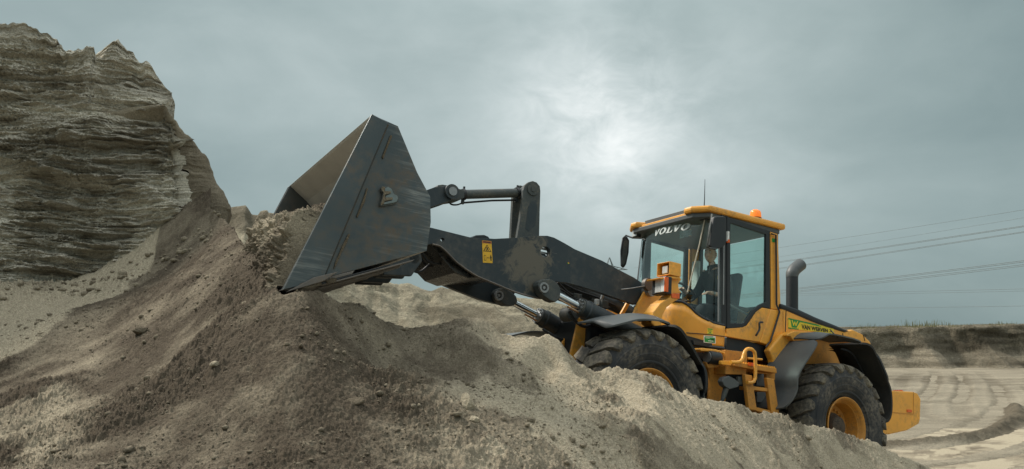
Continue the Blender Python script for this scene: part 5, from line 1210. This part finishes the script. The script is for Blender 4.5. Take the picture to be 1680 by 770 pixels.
def fingers(wi, tip, dirn, side_, V, E_, Rb):
    """five unequal curled fingers from the palm vertex wi"""
    d = np.array(dirn, float); d /= np.linalg.norm(d); sd_ = np.array(side_, float); sd_ /= np.linalg.norm(sd_); dn_ = np.cross(sd_, d); dn_ *= -1 if dn_[2] > 0 else 1
    b0 = np.array(V[wi])
    for k, (o_, ln_, c) in enumerate(((-.030, .060, .35), (-.010, .072, .40), (.011, .068, .45), (.031, .054, .5), (-.042, .045, .3))):
        r_ = .0095 if k < 4 else .0115
        a = b0 + sd_ * o_ + d * (.030 if k < 4 else -.005); i0 = len(V)
        dd_ = d if k < 4 else (d * .5 - sd_ * .86)
        m1 = a + dd_ * ln_ * .5 + dn_ * .004; m2 = m1 + dd_ * ln_ * .32 + dn_ * ln_ * c * .35; m3 = m2 + dd_ * ln_ * .18 + dn_ * ln_ * c * .5
        V += [tuple(a), tuple(m1), tuple(m2), tuple(m3)]; E_ += [(wi, i0), (i0, i0 + 1), (i0 + 1, i0 + 2), (i0 + 2, i0 + 3)]; Rb += [r_ * 1.05, r_, r_ * .9, r_ * .75]
fingers(10, None, (1, -.15, -.25), (0, 1, .1), V, E_, Rb); fingers(15, None, (1, .1, -.3), (0, -1, .1), V, E_, Rb)
body = skin('body', V, E_, Rb, M['skin'], per)
# jacket and trousers follow the body
Vj = [V[0], V[1], V[2], V[3], (-2.075, .10, 2.775), V[6], V[7], V[8], (-1.90, .335, 2.372), V[11], V[12], V[13], (-1.77, -.10, 2.425)]
skin('jacket', Vj, [(0, 1), (1, 2), (2, 3), (3, 4), (3, 5), (5, 6), (6, 7), (7, 8), (3, 9), (9, 10), (10, 11), (11, 12)], [(.155, .17), (.15, .165), (.155, .175), (.12, .13), .075, .082, .070, .062, .046, .082, .070, .062, .046], M['cloth'], per)
skin('trousers', [V[0]] + V[16:19] + V[20:23], [(0, 1), (1, 2), (2, 3), (0, 4), (4, 5), (5, 6)], [.14, .105, .085, .065, .105, .085, .065], M['trousers'], per)
for k in (19, 23): MB().box(np.array(V[k]) - P0 + (.03, 0, -.02), (.28, .10, .09)).obj('boot', M['black'], per, bevel=.03)
MB().tube([np.array((-2.075, .10, 2.775)) - P0, np.array((-2.055, .10, 2.835)) - P0], [.085, .070], 16, cap=False).obj('collar', M['cloth'], per, smooth=60).modifiers.new('t', 'SOLIDIFY').thickness = .012
MB().tube([np.array((-1.955, .155, 2.79)) - P0, np.array((-1.930, .165, 2.68)) - P0], .004, 6).obj('zip', M['steel'], per)
MB().box(np.array((-1.985, .285, 2.62)) - P0, (.012, .012, .045)).obj('pen', M['sign_yellow'], per)
MB().tube([np.array((-1.868, .333, 2.373)) - P0, np.array((-1.845, .328, 2.375)) - P0], .036, 14).obj('wristwatch', M['steel'], per, smooth=60)
# head with a face
bm = bmesh.new(); bmesh.ops.create_uvsphere(bm, u_segments=40, v_segments=28, radius=1)
yaw = .42; cyw, syw = math.cos(yaw), math.sin(yaw)
def headshape(p, infl=0.):
    x, y, z = p; g = lambda cx_, cy_, cz__, s_: math.exp(-(((x - cx_) ** 2 + (y - cy_) ** 2 + (z - cz__) ** 2) / s_ ** 2))
    fx = x > 0
    X = x * (.098 + .004 * (z < 0)); Y = y * .077 * (1 - .22 * max(0, -z) ** 1.5); Z = z * .120
    if z < 0: X -= .012 * (-z) * (x < 0) * -1.2
    X += .030 * g(1.0, 0, -.12, .17) + .016 * g(1.0, 0, .05, .14)            # nose and bridge
    X -= .011 * (g(.92, .36, .10, .20) + g(.92, -.36, .10, .20))               # eye sockets
    X += .008 * (g(.9, .30, .28, .22) + g(.9, -.30, .28, .22))                 # brow
    X += .014 * g(.8, 0, -.80, .30) + .008 * g(.93, 0, -.43, .13) - .005 * g(.93, 0, -.50, .05)  # chin, lips
    X += .006 * (g(.75, .5, -.15, .3) + g(.75, -.5, -.15, .3))
    return np.array([X, Y, Z]) * (1 + infl)
def place(p): return np.array([p[0] * cyw - p[1] * syw, p[0] * syw + p[1] * cyw, p[2]]) + HD - P0
for v in bm.verts: v.co = place(headshape(v.co[:]))
me = bpy.data.meshes.new('head'); bm.to_mesh(me); bm.free(); me.materials.append(M['skin']); me.polygons.foreach_set('use_smooth', [True] * len(me.polygons))
hd = bpy.data.objects.new('head', me); COL.objects.link(hd); hd.parent = per
for sgn in (1, -1):
    MB().lathe([(-.004, 0), (-.004, .016), (.004, .022), (.010, .018), (.008, 0)], (0, 0, 0), 12).obj('ear', M['skin'], hd, smooth=60)
    e_o = bpy.data.objects[max((o.name for o in bpy.data.objects if o.name.startswith('ear') and not o.name.startswith('earth')), key=lambda n: n)]
    e_o.location = Vector(place(np.array([-.005, sgn * .078, .0]))); e_o.scale = (1, 1, 1.45); e_o.rotation_euler = (0, 0, yaw)
    q = place(np.array([.0865, sgn * .030, .014])); bm = bmesh.new(); bmesh.ops.create_icosphere(bm, subdivisions=2, radius=.0105); me = bpy.data.meshes.new('eye'); bm.to_mesh(me); bm.free(); me.materials.append(M['white'])
    ey = bpy.data.objects.new('eye', me); COL.objects.link(ey); ey.parent = hd; ey.location = Vector(q)
    MB().lathe([(.0, 0), (.0, .005), (.002, .0)], (0, 0, 0), 8, 'x').obj('iris', M['print'], hd).location = Vector(place(np.array([.0965, sgn * .030, .014])))
    MB().box((0, 0, 0), (.008, .028, .006)).obj('eyebrow', M['hair'], hd, bevel=.002).location = Vector(place(np.array([.096, sgn * .030, .036])))
MB().box((0, 0, 0), (.004, .045, .005)).obj('mouth', M['label_red'], hd).location = Vector(place(np.array([.103, 0, -.054])))
bm = bmesh.new(); bmesh.ops.create_uvsphere(bm, u_segments=40, v_segments=28, radius=1)
bmesh.ops.delete(bm, geom=[v for v in bm.verts if v.co.z < .38 + .0 and v.co.x > -.15 or v.co.z < -.35 or (v.co.x > .55 and v.co.z < .62)], context='VERTS')
for v in bm.verts: v.co = place(headshape(v.co[:], .055) + .002 * np.random.rand(3))
me = bpy.data.meshes.new('hair'); bm.to_mesh(me); bm.free(); me.materials.append(M['hair']); me.polygons.foreach_set('use_smooth', [True] * len(me.polygons))
hr = bpy.data.objects.new('hair', me); COL.objects.link(hr); hr.parent = hd

# =================================================================== pylon and power lines far behind
PD = 210.
py_ = bpy.data.objects.new('pylon', None); COL.objects.link(py_); pb = WP(1002, 545, PD); py_.location = (pb[0], PD, 0)
tag(py_, 'faint lattice pylon showing its tip above the loader arm', 'pylon')
zt_ = WP(1002, 423, PD)[2]
def bar(mb, a, b, r=.10): mb.tube([a, b], r, 4)
mb = MB(); lv = [0, 6, 11, 15, 18, 20.2, zt_]; hw = [3.2, 2.4, 1.8, 1.4, 1.2, 1.1, .05]
for i in range(6):
    for k in range(4):
        s1, s2 = [(1, 1), (-1, 1), (-1, -1), (1, -1)][k], [(1, 1), (-1, 1), (-1, -1), (1, -1)][(k + 1) % 4]
        a = (s1[0] * hw[i], s1[1] * hw[i], lv[i]); b = (s1[0] * hw[i + 1], s1[1] * hw[i + 1], lv[i + 1]); c = (s2[0] * hw[i + 1], s2[1] * hw[i + 1], lv[i + 1]); d = (s2[0] * hw[i], s2[1] * hw[i], lv[i])
        bar(mb, a, b, .13); bar(mb, a, c, .07); bar(mb, d, b, .07); bar(mb, b, c, .08)
mb.obj('tower', M['cable'], py_)
for z_, ln_ in ((zt_ - 3.4, 5.0), (zt_ - 7.5, 6.5)):
    for sg in (-1, 1):
        mb = MB()
        for yy_ in (-.8, .8):
            bar(mb, (0, yy_, z_ + 1.2), (sg * ln_, 0, z_), .09); bar(mb, (0, yy_, z_), (sg * ln_, 0, z_), .09)
            for t in (.25, .5, .75): bar(mb, (sg * ln_ * t, yy_ * (1 - t), z_ + 1.2 * (1 - t)), (sg * ln_ * (t - .2), yy_ * (1 - t), z_), .06)
        mb.obj('crossarm', M['cable'], py_)
lines = [(345, 404, .035, 'topmost thin power line above the far bank'), (358, 419, .028, 'second and faintest power line from the top'), (371.0, 427.0, .05, 'upper wire of the upper doubled power line'), (372.6, 428.6, .05, 'second wire of the upper doubled power line'), (380.5, 437.5, .045, 'upper wire of the pair below the upper doubled power line'), (382, 439, .045, 'lower wire of the pair below the upper doubled power line'),
         (428, 474, .055, 'top wire of the thick power line bundle in the middle'), (430.3, 475.7, .055, 'second wire of the thick power line bundle in the middle'), (434.5, 478.5, .05, 'third wire of the thick power line bundle in the middle'), (437, 480.5, .05, 'bottom wire of the thick power line bundle in the middle'),
         (474.5, 480, .035, 'upper wire of the nearly level pair below the thick bundle'), (478, 483, .03, 'lower wire of the nearly level pair below the thick bundle'), (502.5, 505.0, .035, 'nearly level power line closest above the exhaust base height'), (531, 533, .03, 'lowest faint power line just above the grassy rim')]
for (yr, yl, r, lab_) in lines:
    sl_ = (yr - yl) / (1680 - 1282); P = []
    for t in np.linspace(0, 1, 15):
        d_ = PD * (1 - t) + 62 * t; x0, x1 = 1040, 2600
        # straight run in space between two suspension points
        A = WP(x0, yl + sl_ * (x0 - 1282), PD); B = WP(x1, yl + sl_ * (x1 - 1282) - 14, 62.)
        q = A * (1 - t) + B * t; q[2] -= 4 * t * (1 - t) * .55; P.append(q)
    o = MB().tube(P, r * .8, 5).obj('power_line', M['cable']); tag(o, lab_, 'cable', 'power lines crossing the sky')
